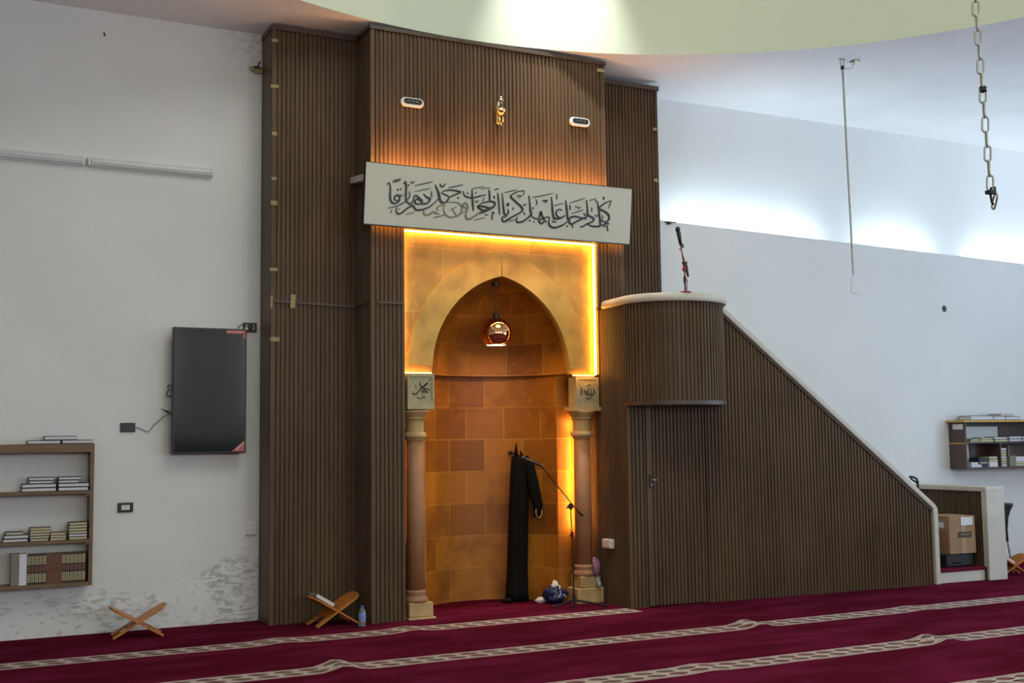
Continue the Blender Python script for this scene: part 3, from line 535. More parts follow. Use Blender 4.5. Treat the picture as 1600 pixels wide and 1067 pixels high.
MB().lathe([(0.005, -0.110), (0.100, -0.112), (0.100, -0.106), (0.005, -0.104)], (px, py, zc), 28).build('glowing_diffuser', PENDL, pl)

# ------------------------------------------------------------ things on the forward slatted block
def stadium(x, z, hw, hh, k=8):
    P = []
    for i in range(k + 1): a = -PI / 2 + PI * i / k; P.append((x + hw - hh + hh * math.cos(a), z + hh * math.sin(a)))
    for i in range(k + 1): a = PI / 2 + PI * i / k; P.append((x - hw + hh + hh * math.cos(a), z + hh * math.sin(a)))
    return P
def pill(x, z, label):
    t = thing('wall_device', label, 'wall device', (x, 9.95, z), group=None); f = lambda a, b, t_: (a, t_, b)
    MB().prism(stadium(x, z, 0.118, 0.044), f, 9.955, 9.922).build('housing', OFFW, t, bevel=0.008)
    MB().prism(stadium(x + 0.004, z + 0.006, 0.092, 0.026), f, 9.93, 9.919).build('dark_face', BLACK, t)
    mb = MB()
    for k in range(3):
        for j in range(3): mb.box(x - 0.055 + k * 0.045 + j * 0.011, x - 0.048 + k * 0.045 + j * 0.011, 9.9175, 9.920, z + 0.004 + 0.003 * ((j + k) % 2), z + 0.010 + 0.003 * ((j + k) % 2))
    mb.build('face_mark', STEEL, t)
pill(3.985, 4.822, 'white pill-shaped wall device with dark face, left of the gold wall sconce')
pill(5.815, 4.845, 'white pill-shaped wall device with dark face, right of the gold wall sconce')
sc = thing('wall_sconce', 'small gold wall sconce with clear glass chimney on the slatted block above the sign', 'wall lamp', (4.90, 9.95, 4.83)); sx, sz = 4.895, 4.83
MB().lathe([(0.004, -0.115), (0.02, -0.10), (0.03, -0.03), (0.03, 0.06), (0.018, 0.09), (0.003, 0.11)], (sx, 9.948, sz), 16).build('back_plate', GOLD, sc, smooth=True)
MB().tube([(sx, 9.945, sz - 0.03), (sx - 0.01, 9.90, sz - 0.055), (sx - 0.015, 9.865, sz - 0.03)], 0.009, 8).build('arm', GOLD, sc, smooth=True)
MB().lathe([(0.012, -0.045), (0.03, -0.04), (0.052, -0.012), (0.058, 0.012), (0.054, 0.016), (0.045, 0.0), (0.012, -0.02)], (sx - 0.015, 9.865, sz), 24).build('cup', GOLD, sc, smooth=True)
MB().lathe([(0.034, 0.0), (0.038, 0.03), (0.036, 0.085), (0.026, 0.105), (0.024, 0.104), (0.034, 0.084), (0.035, 0.03), (0.031, 0.0)], (sx - 0.01, 9.865, sz), 24).build('glass_chimney', CLEAR, sc, smooth=True)
MB().lathe([(0.008, 0.0), (0.009, 0.05), (0.012, 0.065), (0.007, 0.085), (0.001, 0.10)], (sx - 0.01, 9.865, sz), 12).build('candle_bulb', BULB, sc, smooth=True)
MB().lathe([(0.030, 0.10), (0.022, 0.115), (0.012, 0.125), (0.016, 0.132), (0.001, 0.155)], (sx - 0.006, 9.867, sz), 16).build('finial', GOLD, sc, smooth=True)
mb = MB()
for dx in (-0.018, 0.02): mb.lathe([(0.002, -0.105), (0.011, -0.09), (0.012, -0.065), (0.005, -0.045)], (sx + dx, 9.88, sz), 12)
mb.lathe([(0.001, -0.145), (0.008, -0.13), (0.010, -0.115), (0.004, -0.10)], (sx, 9.885, sz), 12); mb.build('drop', GOLD, sc, smooth=True)

# ------------------------------------------------------------ left wall
def batten(x0, x1, label):
    t = thing('tube_light', label, 'tube light', ((x0 + x1) / 2, 10.72, 4.145)); z0, z1 = 4.105, 4.188
    MB().box(x0 + 0.02, x1 - 0.02, 10.685, 10.72, z0 - 0.004, z1).build('housing', OFFW, t)
    MB().prism([(10.69, z0), (10.665, z0 + 0.01), (10.655, z0 + 0.035), (10.66, z0 + 0.06), (10.69, z1)], lambda a, b, x: (x, a, b), x0 + 0.03, x1 - 0.03).build('diffuser', TUBE, t)
    for a, b in ((x0, x0 + 0.03), (x1 - 0.03, x1)): MB().box(a, b, 10.66, 10.72, z0, z1 - 0.004).build('end_cap', OFFW, t, bevel=0.012)
batten(-0.02, 1.158, 'unlit tube light on the left wall, nearer the left edge of the photo')
batten(1.18, 2.29, 'unlit tube light on the left wall, nearer the timber surround')
tv = thing('television', 'black flat television hung upright on the white left wall', 'television', (2.25, 10.72, 1.54))
MB().box(1.925, 2.588, 10.575, 10.64, 1.54, 2.68).build('housing', BLACK, tv, bevel=0.006)
MB().box(1.942, 2.573, 10.5725, 10.58, 1.555, 2.666).build('screen', SCREEN, tv)
MB().box(2.05, 2.46, 10.64, 10.72, 1.9, 2.3).build('wall_mount', BLACK, tv)
MB().box(2.40, 2.575, 10.571, 10.574, 2.634, 2.666).box(2.555, 2.575, 10.571, 10.574, 2.59, 2.634).build('red_sticker', STICK, tv, label='red sticker strip at the top corner')
MB().prism([(2.455, 1.556), (2.572, 1.556), (2.572, 1.572), (2.572, 1.655)], lambda a, b, y: (a, y, b), 10.5705, 10.574).build('red_sticker', STICK, tv, label='red corner sticker with pale print')
mb = MB()
for k in range(4): mb.obox((2.505 + 0.018 * k, 10.5700, 1.578 + 0.016 * k), 0.014, 0.002, 0.02, Matrix.Rotation(-0.7, 3, 'Y'))
mb.build('sticker_print', STICKW, tv); mb = MB()
for k in range(9): mb.box(2.412 + k * 0.015, 2.422 + k * 0.015, 10.570, 10.572, 2.645, 2.655)
mb.build('sticker_print', STICKW, tv)
MB().tube([(1.935, 10.66, 2.15), (1.905, 10.66, 2.16), (1.895, 10.655, 2.135), (1.92, 10.65, 2.12), (1.893, 10.655, 2.10), (1.885, 10.66, 2.075), (1.905, 10.665, 2.055), (1.935, 10.66, 2.06)], 0.005, 6).build('cable_loop', BLACK, tv, smooth=True)
cb = MB().tube([(1.63, 10.705, 1.78), (1.665, 10.71, 1.775), (1.70, 10.712, 1.757), (1.738, 10.712, 1.738), (1.765, 10.71, 1.765), (1.79, 10.71, 1.805), (1.83, 10.705, 1.835), (1.87, 10.69, 1.878), (1.905, 10.67, 1.895), (1.93, 10.66, 1.90)], 0.0035, 6)
tag(cb.build('cable', GREYW, origin=(1.63, 10.705, 1.78), smooth=True), 'thin grey cable sagging from the television to the black wall plate', 'cable')
tag(MB().tube([(1.85, 10.69, 1.945), (1.88, 10.67, 1.93), (1.925, 10.665, 1.925)], 0.004, 6).tube([(1.875, 10.68, 1.93), (1.90, 10.67, 1.915), (1.925, 10.66, 1.90)], 0.006, 6).build('cable_end', BLACK, origin=(1.88, 10.68, 1.93)), 'short black cable ends poking out at the left edge of the television', 'cable')
def plate(x0, x1, z0, z1, label, kind, matp=BLACK, inner=None, name='wall_plate'):
    t = thing(name, label, kind, ((x0 + x1) / 2, 10.72, z0)); MB().box(x0, x1, 10.705, 10.72, z0, z1).build('plate', matp, t, bevel=0.004)
    return t
t = plate(2.585, 2.715, 2.665, 2.755, 'black wall socket with plug beside the top corner of the television', 'socket', name='wall_socket')
MB().lathe([(0.02, 0), (0.02, 0.03), (0.012, 0.035)], (0, 0, 0), 14); mb = MB(); mb.add([(2.655 + 0.022 * math.cos(a), y, 2.71 + 0.022 * math.sin(a)) for y in (10.705, 10.67) for a in [2 * PI * k / 14 for k in range(14)]], [tuple(range(14)), tuple(range(14, 28))] + [(k, (k + 1) % 14, 14 + (k + 1) % 14, 14 + k) for k in range(14)]); mb.build('plug', BLACK, t)
MB().tube([(2.64, 10.675, 2.71), (2.60, 10.66, 2.725), (2.565, 10.66, 2.735), (2.53, 10.665, 2.70), (2.52, 10.66, 2.67)], 0.004, 6).build('plug_cable', BLACK, t)
MB().box(2.607, 2.632, 10.703, 10.706, 2.69, 2.735).build('socket_insert', STEEL, t); MB().box(2.675, 2.69, 10.703, 10.706, 2.69, 2.735).build('socket_insert', STEEL, t)
t = plate(1.503, 1.63, 1.74, 1.822, 'black wall plate left of the television with a cable running out', 'wall plate'); MB().box(1.525, 1.608, 10.703, 10.706, 1.787, 1.792).build('slot_line', STEEL, t)
MB().box(1.52, 1.613, 10.702, 10.706, 1.755, 1.80).build('blank_module', BLACK, t)
t = plate(1.492, 1.623, 1.033, 1.118, 'black framed light switch with white rocker below the television', 'switch', name='light_switch'); MB().box(1.522, 1.592, 10.700, 10.706, 1.055, 1.097).build('rocker', OFFW, t); MB().box(1.54, 1.575, 10.6985, 10.7005, 1.074, 1.077).box(1.54, 1.575, 10.6985, 10.7005, 1.083, 1.085).build('rocker_mark', STEEL, t)
t = plate(2.63, 2.722, 0.785, 0.9, 'faint white blank cover plate low on the wall beside the timber surround', 'wall plate', MATS['white_paint'], name='blank_plate'); MB().box(2.625, 2.727, 10.712, 10.72, 0.775, 0.782).build('lower_lip', STEEL, t)
t = thing('wall_bracket', 'rusty bracket with yellowed foam high on the wall beside the timber surround', 'bracket', (2.70, 10.72, 5.2))
MB().tube([(2.735, 10.72, 5.215), (2.70, 10.66, 5.21), (2.655, 10.65, 5.195)], 0.012, 6).tube([(2.72, 10.72, 5.20), (2.70, 10.67, 5.23), (2.715, 10.65, 5.26)], 0.008, 6).box(2.68, 2.73, 10.66, 10.70, 5.185, 5.215).build('iron_stub', RUST, t)
MB().blob((2.65, 10.67, 5.195), 0.03, 0.02, 0.022, 0.7, 5, seed=2).blob((2.70, 10.66, 5.17), 0.03, 0.02, 0.02, 0.8, 5, seed=4).build('foam_bit', FOAM, t)
tag(MB().prism([(1.300, 5.36), (1.312, 5.35), (1.318, 5.325), (1.306, 5.318), (1.298, 5.335)], lambda a, b, y: (a, y, b), 10.717, 10.7205).build('wall_chip', RUST, origin=(1.31, 10.72, 5.32)), 'small dark chip in the plaster high on the left wall', 'wall mark')

# ------------------------------------------------------------ books
ORD = ['bottom', 'second', 'third', 'fourth', 'fifth', 'sixth', 'seventh']
def flat_book(x0, x1, y0, d, z0, h, cov, page, label, group, rot=0.0):
    t = thing('book', label, 'book', ((x0 + x1) / 2, y0 + d / 2, z0), group=group)
    c = 0.0048 if h > 0.025 else 0.0036
    MB().box(x0, x1, y0, y0 + d, z0, z0 + c).box(x0, x1, y0, y0 + d, z0 + h - c, z0 + h).box(x0, x1, y0 + d - 0.004, y0 + d, z0 + c, z0 + h - c).build('cover', cov, t)
    MB().box(x0 + 0.004, x1 - 0.004, y0 + 0.004, y0 + d - 0.004, z0 + c, z0 + h - c).build('pages', page, t)
    if rot: t.rotation_euler = (0, 0, rot)
    return t
def stack(specs, where, group, y0, d):
    """specs: (x0,x1,z0,h,cover,pages) from the bottom up"""
    n = len(specs)
    for i, (a, b, z, h, cv, pg) in enumerate(specs):
        pos = 'only' if n == 1 else ('top' if i == n - 1 else ORD[i])
        lab = ('book lying flat %s' % where) if n == 1 else ('book, %s in the stack %s' % (pos, where))
        col = {'black_book_cover': 'black covered', 'grey_green_cover': 'grey green', 'white_book_cover': 'white', 'brown_leather_cover': 'brown', 'dark_brown_leather': 'dark brown', 'green_cover': 'green'}[cv.name]
        flat_book(a + random.uniform(-.002, .002), b + random.uniform(-.002, .002), y0 + random.uniform(0, .006), d, z, h, cv, pg, col + ' ' + lab, group)
def upright(x0, x1, y0, d, z0, h, cov, label, group, style):
    t = thing('book', label, 'book', ((x0 + x1) / 2, y0 + d / 2, z0), group=group); w = x1 - x0
    MB().box(x0, x0 + 0.003, y0, y0 + d, z0, z0 + h).box(x1 - 0.003, x1, y0, y0 + d, z0, z0 + h).box(x0 + 0.003, x1 - 0.003, y0, y0 + 0.004, z0, z0 + h).build('cover', cov, t)
    MB().box(x0 + 0.003, x1 - 0.003, y0 + 0.006, y0 + d - 0.004, z0 + 0.004, z0 + h - 0.006).build('pages', PAGEY, t)
    if style == 'gilt':
        for zb in (0.02, 0.165):
            mb = MB()
            for r_ in range(5):
                zz = z0 + h / 0.25 * (zb + r_ * 0.0145)
                for k in (0, 1):
                    xa = x0 + w * (0.10 + 0.45 * k); P = [(xa + w * 0.18 + w * 0.19 * math.cos(a), zz + 0.0055 + 0.0058 * math.sin(a)) for a in [2 * PI * q / 8 for q in range(8)]]
                    mb.prism(P, lambda a, b, y: (a, y, b), y0 - 0.0015, y0 + 0.001)
            mb.build('gilt_ornament', GILT, t)
        MB().box(x0 + 0.004, x1 - 0.004, y0 - 0.001, y0 + 0.001, z0 + 0.105, z0 + 0.15).build('title_label', BROWNC, t)
    if style == 'brown': MB().box(x0 + 0.001, x1 - 0.001, y0 - 0.001, y0 + 0.001, z0 + h * 0.43, z0 + h * 0.45).box(x0 + 0.001, x1 - 0.001, y0 - 0.001, y0 + 0.001, z0 + h * 0.66, z0 + h * 0.67).box(x0 + 0.001, x1 - 0.001, y0 - 0.001, y0 + 0.001, z0 + h * 0.2, z0 + h * 0.21).build('spine_band', DKBR, t)
    return t
sh = thing('wall_bookshelf', 'open pine bookshelf on the white left wall, cut by the left photo edge', 'bookshelf', (0.55, 10.72, 0.437))
YS = 10.535
MB().box(1.237, 1.268, YS, 10.72, 0.437, 1.642).build('side_board', PINE, sh); MB().box(-0.18, -0.15, YS, 10.72, 0.437, 1.642).build('side_board', PINE, sh)
MB().box(-0.15, 1.237, YS, 10.72, 1.615, 1.640).box(-0.15, 1.237, YS - 0.002, YS + 0.018, 1.568, 1.615).build('top_board', PINE, sh)
for z in (1.214, 0.800): MB().box(-0.15, 1.237, YS, 10.72, z, z + 0.026).build('shelf_board', PINE, sh)
MB().box(-0.15, 1.237, YS, 10.72, 0.437, 0.468).build('bottom_board', PINE, sh)
for z in (1.195, 0.781): MB().box(1.205, 1.237, YS + 0.01, YS + 0.03, z, z + 0.019).build('shelf_cleat', PINE, sh)
g = 'books on top of the left bookshelf'; D = 0.165
stack([(0.735, 0.995, 1.642, 0.031, NAVY, PAGE)], 'on the left bookshelf top, left of the other', g, YS, D); stack([(1.005, 1.262, 1.643, 0.031, NAVY, PAGE)], 'at the right end of the left bookshelf top', g, YS, D)
stack([(0.868, 1.122, 1.6745, 0.034, NAVY, PAGE)], 'across the two books on the left bookshelf top', g, YS, D)
g = 'books on the upper shelf of the left bookshelf'; z = 1.241
stack([(0.70, 0.968, z, .033, NAVY, PAGE), (0.70, 0.968, z + .0335, .033, NAVY, PAGE), (0.755, 0.94, z + .067, .026, NAVY, PAGE), (0.752, 0.955, z + .0935, .027, NAVY, PAGE)], 'left on the pine bookshelf upper shelf', g, YS + 0.005, 0.16)
stack([(0.983, 1.228, z, .033, NAVY, PAGE), (0.983, 1.232, z + .0335, .033, NAVY, PAGE), (0.985, 1.15, z + .067, .026, NAVY, PAGE), (0.985, 1.168, z + .0935, .027, NAVY, PAGE)], 'right on the pine bookshelf upper shelf', g, YS + 0.005, 0.16)
g = 'books lying on the third shelf of the left bookshelf'; z = 0.827
stack([(0.562, 0.755, z, .029, NAVY, PAGE), (0.57, 0.76, z + .0295, .031, NAVY, PAGE), (0.58, 0.718, z + .061, .024, NAVY, PAGEY)], 'of three furthest left in the pine bookshelf', g, YS + 0.005, 0.15)
stack([(0.768, 0.918 + .004 * k, z + .0228 * k, .0225, BROWNC if k > 2 else NAVY, PAGEY) for k in range(5)], 'of five in the pine bookshelf', g, YS + 0.005, 0.15)
stack([(0.926, 1.055, z + .0225 * k, .022, BROWNC, PAGEY) for k in range(3)], 'of three beside five in the pine bookshelf', g, YS + 0.005, 0.15)
stack([(1.076, 1.224, z + .0245 * k, .024, DKBR, PAGE if k == 1 else PAGEY) for k in range(6)], 'of six in the pine bookshelf', g, YS + 0.005, 0.15)
g = 'upright books on the bottom shelf of the left bookshelf'; z = 0.469
upright(0.630, 0.690, YS + 0.01, 0.16, z, 0.262, GREYC, 'wide grey green book upright on the bottom shelf, furthest left', g, ''); upright(0.692, 0.750, YS + 0.008, 0.16, z, 0.258, WHITEC, 'white upright book on the bottom shelf beside the grey green one', g, '')
x = 0.753
for k in range(5): upright(x, x + 0.0295, YS + 0.012, 0.15, z, 0.25, DKBR, '%s gilt spined volume from the left in the left set of five' % ('first', 'second', 'third', 'fourth', 'fifth')[k], g, 'gilt'); x += 0.030
for k in range(4): upright(x, x + 0.0295, YS + 0.012, 0.15, z, 0.25, BROWNC, '%s plain brown volume from the left between the gilt sets' % ('first', 'second', 'third', 'fourth')[k], g, 'brown'); x += 0.030
for k in range(6): upright(x, x + 0.0315, YS + 0.012, 0.15, z, 0.25, DKBR, '%s gilt spined volume from the left in the right set of six' % ('first', 'second', 'third', 'fourth', 'fifth', 'sixth')[k], g, 'gilt'); x += 0.032

# ------------------------------------------------------------ folding book stands, bottle
def rehal(loc, rz, label, tilt=30, w=0.27, up=0.27, dn=0.235):
    t = thing('book_stand', label, 'book stand', loc, (0, 0, rz)); a = math.radians(tilt); zc = dn * math.sin(a) + 0.006
    for s_ in (-1, 1):
        e = Vector((s_ * math.cos(a), 0, math.sin(a))); nrm = Vector((-s_ * math.sin(a), 0, math.cos(a))); h = w / 2
        top = [(0.0, -h), (up * 0.75, -h), (up * 0.9, -h * 0.8), (up * 0.98, -h * 0.4), (up, 0), (up * 0.98, h * 0.4), (up * 0.9, h * 0.8), (up * 0.75, h), (0.0, h)]
        f = lambda p, q, k: tuple(Vector((0, 0, zc)) + e * p + Vector((0, q, 0)) + nrm * k)
        MB().prism(top, f, -0.008, 0.008).build('book_panel', REHAL, t)
        low = [(0.0, -h), (0.0, h), (-dn, h), (-dn, h * 0.62), (-dn * 0.5, h * 0.5), (-dn * 0.32, 0), (-dn * 0.5, -h * 0.5), (-dn, -h * 0.62), (-dn, -h)]
        MB().prism(low, f, -0.008, 0.008).build('leg_panel', REHAL, t)
    return t
rehal((1.625, 10.40, 0.0), math.radians(-4), 'empty folding wooden book stand on the carpet by the left wall')
r2 = rehal((3.27, 10.13, 0.0), math.radians(6), 'folding wooden book stand holding a book before the timber surround', tilt=31)
a = math.radians(31)
bk = thing('book', 'pale open-topped book resting in the folding stand before the timber surround', 'book', (3.165, 10.125, 0.212), (0, a, math.radians(6)))
MB().box(-0.10, 0.10, -0.075, 0.075, 0.0, 0.003).box(-0.10, 0.10, -0.075, 0.075, 0.032, 0.035).box(-0.10, -0.097, -0.075, 0.075, 0.003, 0.032).build('cover', GREYC, bk); MB().box(-0.095, 0.097, -0.072, 0.072, 0.003, 0.032).build('pages', PAGE, bk)
bt = thing('water_bottle', 'small plastic water bottle with blue cap and label on the carpet', 'bottle', (3.45, 9.845, 0.0)); c = (3.45, 9.845, 0.0)
MB().lathe([(0.028, 0.002), (0.033, 0.010), (0.033, 0.06), (0.031, 0.065), (0.033, 0.07), (0.033, 0.125), (0.026, 0.15), (0.014, 0.163), (0.013, 0.172)], c, 20).build('body', PET, bt, smooth=True)
MB().lathe([(0.0336, 0.066), (0.0340, 0.068), (0.0340, 0.122), (0.0336, 0.124)], c, 20).build('label_sleeve', BLABEL, bt, smooth='auto'); MB().lathe([(0.016, 0.163), (0.016, 0.183), (0.012, 0.186)], c, 16).build('cap', BCAP, bt, smooth='auto')

# ------------------------------------------------------------ robe, microphone stand, bags
rb = thing('black_robe', 'long black robe hanging against the curved niche wall', 'robe', (5.38, 10.60, 0.0))
rowsz = [(0.012, 5.248, 5.495), (0.10, 5.258, 5.49), (0.3, 5.268, 5.492), (0.55, 5.282, 5.50), (0.82, 5.296, 5.508), (1.05, 5.312, 5.52), (1.25, 5.324, 5.522), (1.38, 5.336, 5.505), (1.45, 5.346, 5.478), (1.475, 5.36, 5.455)]
mb = MB(); NN = 40; vs = []
for j, (z, a, b) in enumerate(rowsz):
    cx, hw = (a + b) / 2, (b - a) / 2; dep = 0.085 if z > 0.2 else 0.11
    for k in range(NN):
        th = 2 * PI * k / NN; fold = 1 + (0.10 * math.sin(5 * th + 0.9 + z * 0.8) + 0.05 * math.sin(9 * th + 2.0)) * (1 if z < 1.3 else 0.4)
        if j == len(rowsz) - 1: fold *= 0.5
        vs.append((cx + hw * math.cos(th) * (0.93 + 0.07 * fold), 10.60 + 0.02 * (z / 1.5) + dep * math.sin(th) * fold, z))
m = len(rowsz); mb.add(vs, [(j * NN + k, j * NN + (k + 1) % NN, (j + 1) * NN + (k + 1) % NN, (j + 1) * NN + k) for j in range(m - 1) for k in range(NN)] + [tuple(range(NN))[::-1], tuple(range((m - 1) * NN, m * NN))])
mb.blob((5.235, 10.56, 0.022), 0.06, 0.05, 0.025, 0.3, 3, seed=3); mb.build('robe_body', ROBE, rb, smooth=True)
MB().tube([(5.455, 10.57, 1.455), (5.50, 10.545, 1.36), (5.525, 10.53, 1.20), (5.555, 10.52, 1.05), (5.575, 10.515, 0.96), (5.575, 10.515, 0.90), (5.555, 10.52, 0.84)], [0.035, 0.055, 0.06, 0.058, 0.05, 0.04, 0.028], 12).build('sleeve', ROBE, rb, smooth=True)
MB().tube([(5.535, 10.475, 0.925), (5.53, 10.47, 0.88), (5.545, 10.468, 0.845), (5.572, 10.468, 0.838), (5.597, 10.472, 0.868), (5.602, 10.475, 0.915)], 0.006, 6).build('gold_trim', GOLDB, rb, smooth=True)
MB().tube([(5.378, 10.60, 1.46), (5.382, 10.605, 1.53), (5.386, 10.61, 1.60)], [0.026, 0.017, 0.003], 8).tube([(5.45, 10.60, 1.45), (5.44, 10.61, 1.50), (5.43, 10.62, 1.52)], [0.02, 0.012, 0.004], 8).build('peak', ROBE, rb, smooth=True)
t = thing('coat_hook', 'small hook in the niche wall holding up the black robe', 'hook', (5.40, 10.75, 1.5))
MB().box(5.385, 5.415, 10.745, 10.80, 1.48, 1.515).build('back_plate', BLACK, t); MB().tube([(5.40, 10.75, 1.50), (5.40, 10.70, 1.49), (5.40, 10.66, 1.50), (5.40, 10.655, 1.53)], 0.006, 6).build('prong', BLACK, t)
ms = thing('microphone_stand', 'black boom microphone stand at the right of the prayer niche', 'microphone stand', (5.79, 10.16, 0.0)); bx, by = 5.705, 10.085
for dx, dy in ((0.24, -0.23), (-0.27, -0.05), (0.02, 0.20)):
    dx *= 0.8 if dy > 0 else 1.0
    if dy > 0: dx, dy = -0.13, -0.16
    MB().tube([(bx, by - 0.06, 0.055), (bx + dx * 0.9, by - 0.06 + dy * 0.9, 0.013), (bx + dx, by - 0.06 + dy, 0.010)], 0.010, 8).build('leg', BLACK, ms)
by -= 0.06
MB().tube([(bx, by, 0.02), (bx, by, 0.10)], 0.016, 10).build('hub', BLACK, ms)
MB().tube([(bx, by, 0.05), (bx - 0.01, by, 0.69)], 0.0085, 8).build('lower_tube', BLACK, ms); MB().tube([(bx - 0.01, by, 0.66), (bx - 0.022, by, 0.955)], 0.006, 8).build('upper_tube', BLACK, ms)
MB().tube([(bx - 0.01, by, 0.66), (bx - 0.01, by, 0.72)], 0.014, 10).tube([(bx - 0.005, by, 0.69), (bx - 0.045, by - 0.02, 0.685)], 0.007, 8).build('clutch', BLACK, ms)
hx, hz = bx - 0.022, 0.965
MB().obox((hx, by, hz), 0.05, 0.03, 0.045, Matrix.Rotation(0.7, 3, 'Y')).tube([(hx, by - 0.03, hz), (hx, by + 0.03, hz)], 0.016, 10).tube([(hx - 0.06, by - 0.02, hz - 0.012), (hx, by - 0.02, hz)], 0.006, 6).build('boom_joint', BLACK, ms)
MB().tube([(hx + 0.125, by - 0.02, hz - 0.09), (hx + 0.08, by - 0.02, hz - 0.055), (hx - 0.33, by - 0.02, hz + 0.405)], 0.0062, 8).build('boom', BLACK, ms)
MB().tube([(hx + 0.125, by - 0.02, hz - 0.095), (hx + 0.085, by - 0.02, hz - 0.06)], 0.011, 8).build('counterweight', BLACK, ms)
MB().tube([(hx - 0.31, by - 0.02, hz + 0.40), (hx - 0.36, by - 0.02, hz + 0.42), (hx - 0.50, by - 0.02, hz + 0.475)], [0.011, 0.014, 0.016], 10).blob((hx - 0.525, by - 0.02, hz + 0.485), 0.03, 0.026, 0.026, 0.0).build('microphone', BLACK, ms, smooth=True)
MB().tube([(hx - 0.10, by - 0.01, hz + 0.14), (hx - 0.17, by, hz + 0.125), (hx - 0.21, by, hz + 0.13)], 0.003, 6).build('red_cable_tie', REDW, ms)
bg = thing('plastic_bag', 'crumpled blue plastic bag with white knotted top on the niche carpet', 'bag', (5.63, 10.27, 0.0))
MB().blob((5.63, 10.27, 0.082), 0.115, 0.095, 0.082, 0.55, 3.2, 22, 16, 5).build('bag_body', BLUEP, bg, smooth=True)
MB().blob((5.625, 10.27, 0.165), 0.035, 0.03, 0.05, 0.7, 4, 14, 10, 8).blob((5.655, 10.26, 0.145), 0.03, 0.025, 0.03, 0.6, 4, 12, 8, 9).build('white_top', TISSUE, bg, smooth=True)
MB().tube([(5.57, 10.19, 0.08), (5.61, 10.175, 0.06), (5.64, 10.175, 0.10), (5.635, 10.18, 0.13)], 0.004, 6).tube([(5.66, 10.175, 0.07), (5.70, 10.18, 0.072)], 0.006, 6).tube([(5.66, 10.178, 0.09), (5.69, 10.18, 0.09)], 0.005, 6).build('white_print', TISSUE, bg)
tag(MB().blob((5.50, 10.34, 0.03), 0.05, 0.035, 0.03, 0.6, 4, seed=11).blob((5.565, 10.33, 0.024), 0.03, 0.03, 0.022, 0.5, 4, seed=12).build('crumpled_tissue', TISSUE, origin=(5.52, 10.34, 0), smooth=True), 'crumpled white tissue on the carpet left of the blue bag', 'tissue')
cd = MB().tube([(5.957, 10.09, 1.86), (5.955, 10.09, 1.4), (5.958, 10.085, 0.9), (5.962, 10.075, 0.44)], 0.005, 6); tag(cd.build('cord', ORW, origin=(5.957, 10.09, 0.44)), 'orange cord running down beside the right stone column', 'cord')
hb = thing('cloth_bundle', 'pink patterned cloth hanging beside the right column near the pulpit', 'cloth', (5.985, 10.06, 0.16))
MB().tube([(5.965, 10.075, 0.45), (5.975, 10.06, 0.42), (5.985, 10.055, 0.36), (5.975, 10.05, 0.31), (5.985, 10.05, 0.27)], [0.008, 0.036, 0.042, 0.036, 0.03], 12).blob((5.985, 10.055, 0.37), 0.042, 0.03, 0.05, 0.5, 4, seed=21).build('pink_cloth', PINKC, hb, smooth=True)
MB().tube([(5.985, 10.05, 0.28), (5.99, 10.045, 0.235), (6.0, 10.04, 0.19), (6.012, 10.035, 0.165)], [0.018, 0.02, 0.026, 0.022], 10).build('pale_green_end', MINT, hb, smooth=True)

# ------------------------------------------------------------ the pulpit
pu = thing('pulpit', 'dark slatted stepped pulpit with rounded balcony and cream stone rail', 'pulpit', (6.05, 9.53, 0), (0, 0, math.radians(-2.825)))
zc_ = lambda u: 2.967 - 0.777 * (u - 1.138)
EC, EA, EB = 0.53, 0.53, 0.47
ell = lambda off=0.0, k=48: [(EC - (EA + off) * math.cos(PI * i / k), -(EB + off) * math.sin(PI * i / k)) for i in range(k + 1)]
mb = MB().box(0.012, 0.06, 0.013, 0.80, 0, 1.97).box(0.012, 0.06, 0.0, 0.80, 1.97, 2.94); slats(mb, [(0, 0.80), (0, 0.02)], 0, 1.97, 0.007, 0.03); slats(mb, [(0, 0.80), (0, 0.0)], 1.97, 2.945, 0.009, 0.036); mb.box(-0.001, 0.03, -0.002, 0.022, 0, 1.95)
mb.build('side_panel', WOOD, pu)
mb = MB(); slats(mb, [(0.028, 0), (0.20, 0)], 0, 1.95); mb.box(0.03, 0.20, 0.017, 0.06, 0, 1.95); mb.build('front_panel', WOOD, pu)
mb = MB(); slats(mb, [(0.262, -0.002), (0.882, -0.002)], 0.012, 1.945); mb.box(0.207, 0.264, -0.004, 0.04, 0.012, 1.945).box(0.264, 0.882, 0.015, 0.04, 0.012, 1.945); dr = mb.build('door', WOOD, pu)
MB().box(0.228, 0.262, -0.012, -0.004, 1.145, 1.275).build('lock_plate', BLACK, dr); MB().tube([(0.245, -0.01, 1.225), (0.245, -0.045, 1.225), (0.285, -0.05, 1.222)], 0.008, 8).tube([(0.25, -0.012, 1.175), (0.25, -0.02, 1.175)], 0.009, 8).build('door_handle', STEEL, dr)
mb = MB(); slats(mb, [(0.91, 0), (3.80, 0)], 0, lambda q: min(1.95 if 0.91 + q < 1.06 else 9, zc_(0.91 + q) - 0.10)); mb.prism([(0.907, 0), (3.80, 0), (3.80, zc_(3.80) - 0.11), (1.07, zc_(1.07) - 0.11), (1.06, 1.95), (0.907, 1.95)], lambda a, b, v: (a, v, b), 0.017, 0.08)
mb.build('stair_panel', WOOD, pu)
mb = MB(); slats(mb, ell(), 1.975, 2.945); inner = ell(-0.05); n = len(inner)
mb.add([(a, b, z) for z in (1.975, 2.945) for a, b in inner], [(i + 1, i, n + i, n + i + 1) for i in range(n - 1)]); mb.build('balcony', WOOD, pu)
o_ = ell(0.014); MB().prism(o_ + [(1.07, 0.02), (-0.014, 0.02)], lambda a, b, z: (a, b, z), 1.945, 1.985).build('balcony_base', WOODT, pu)
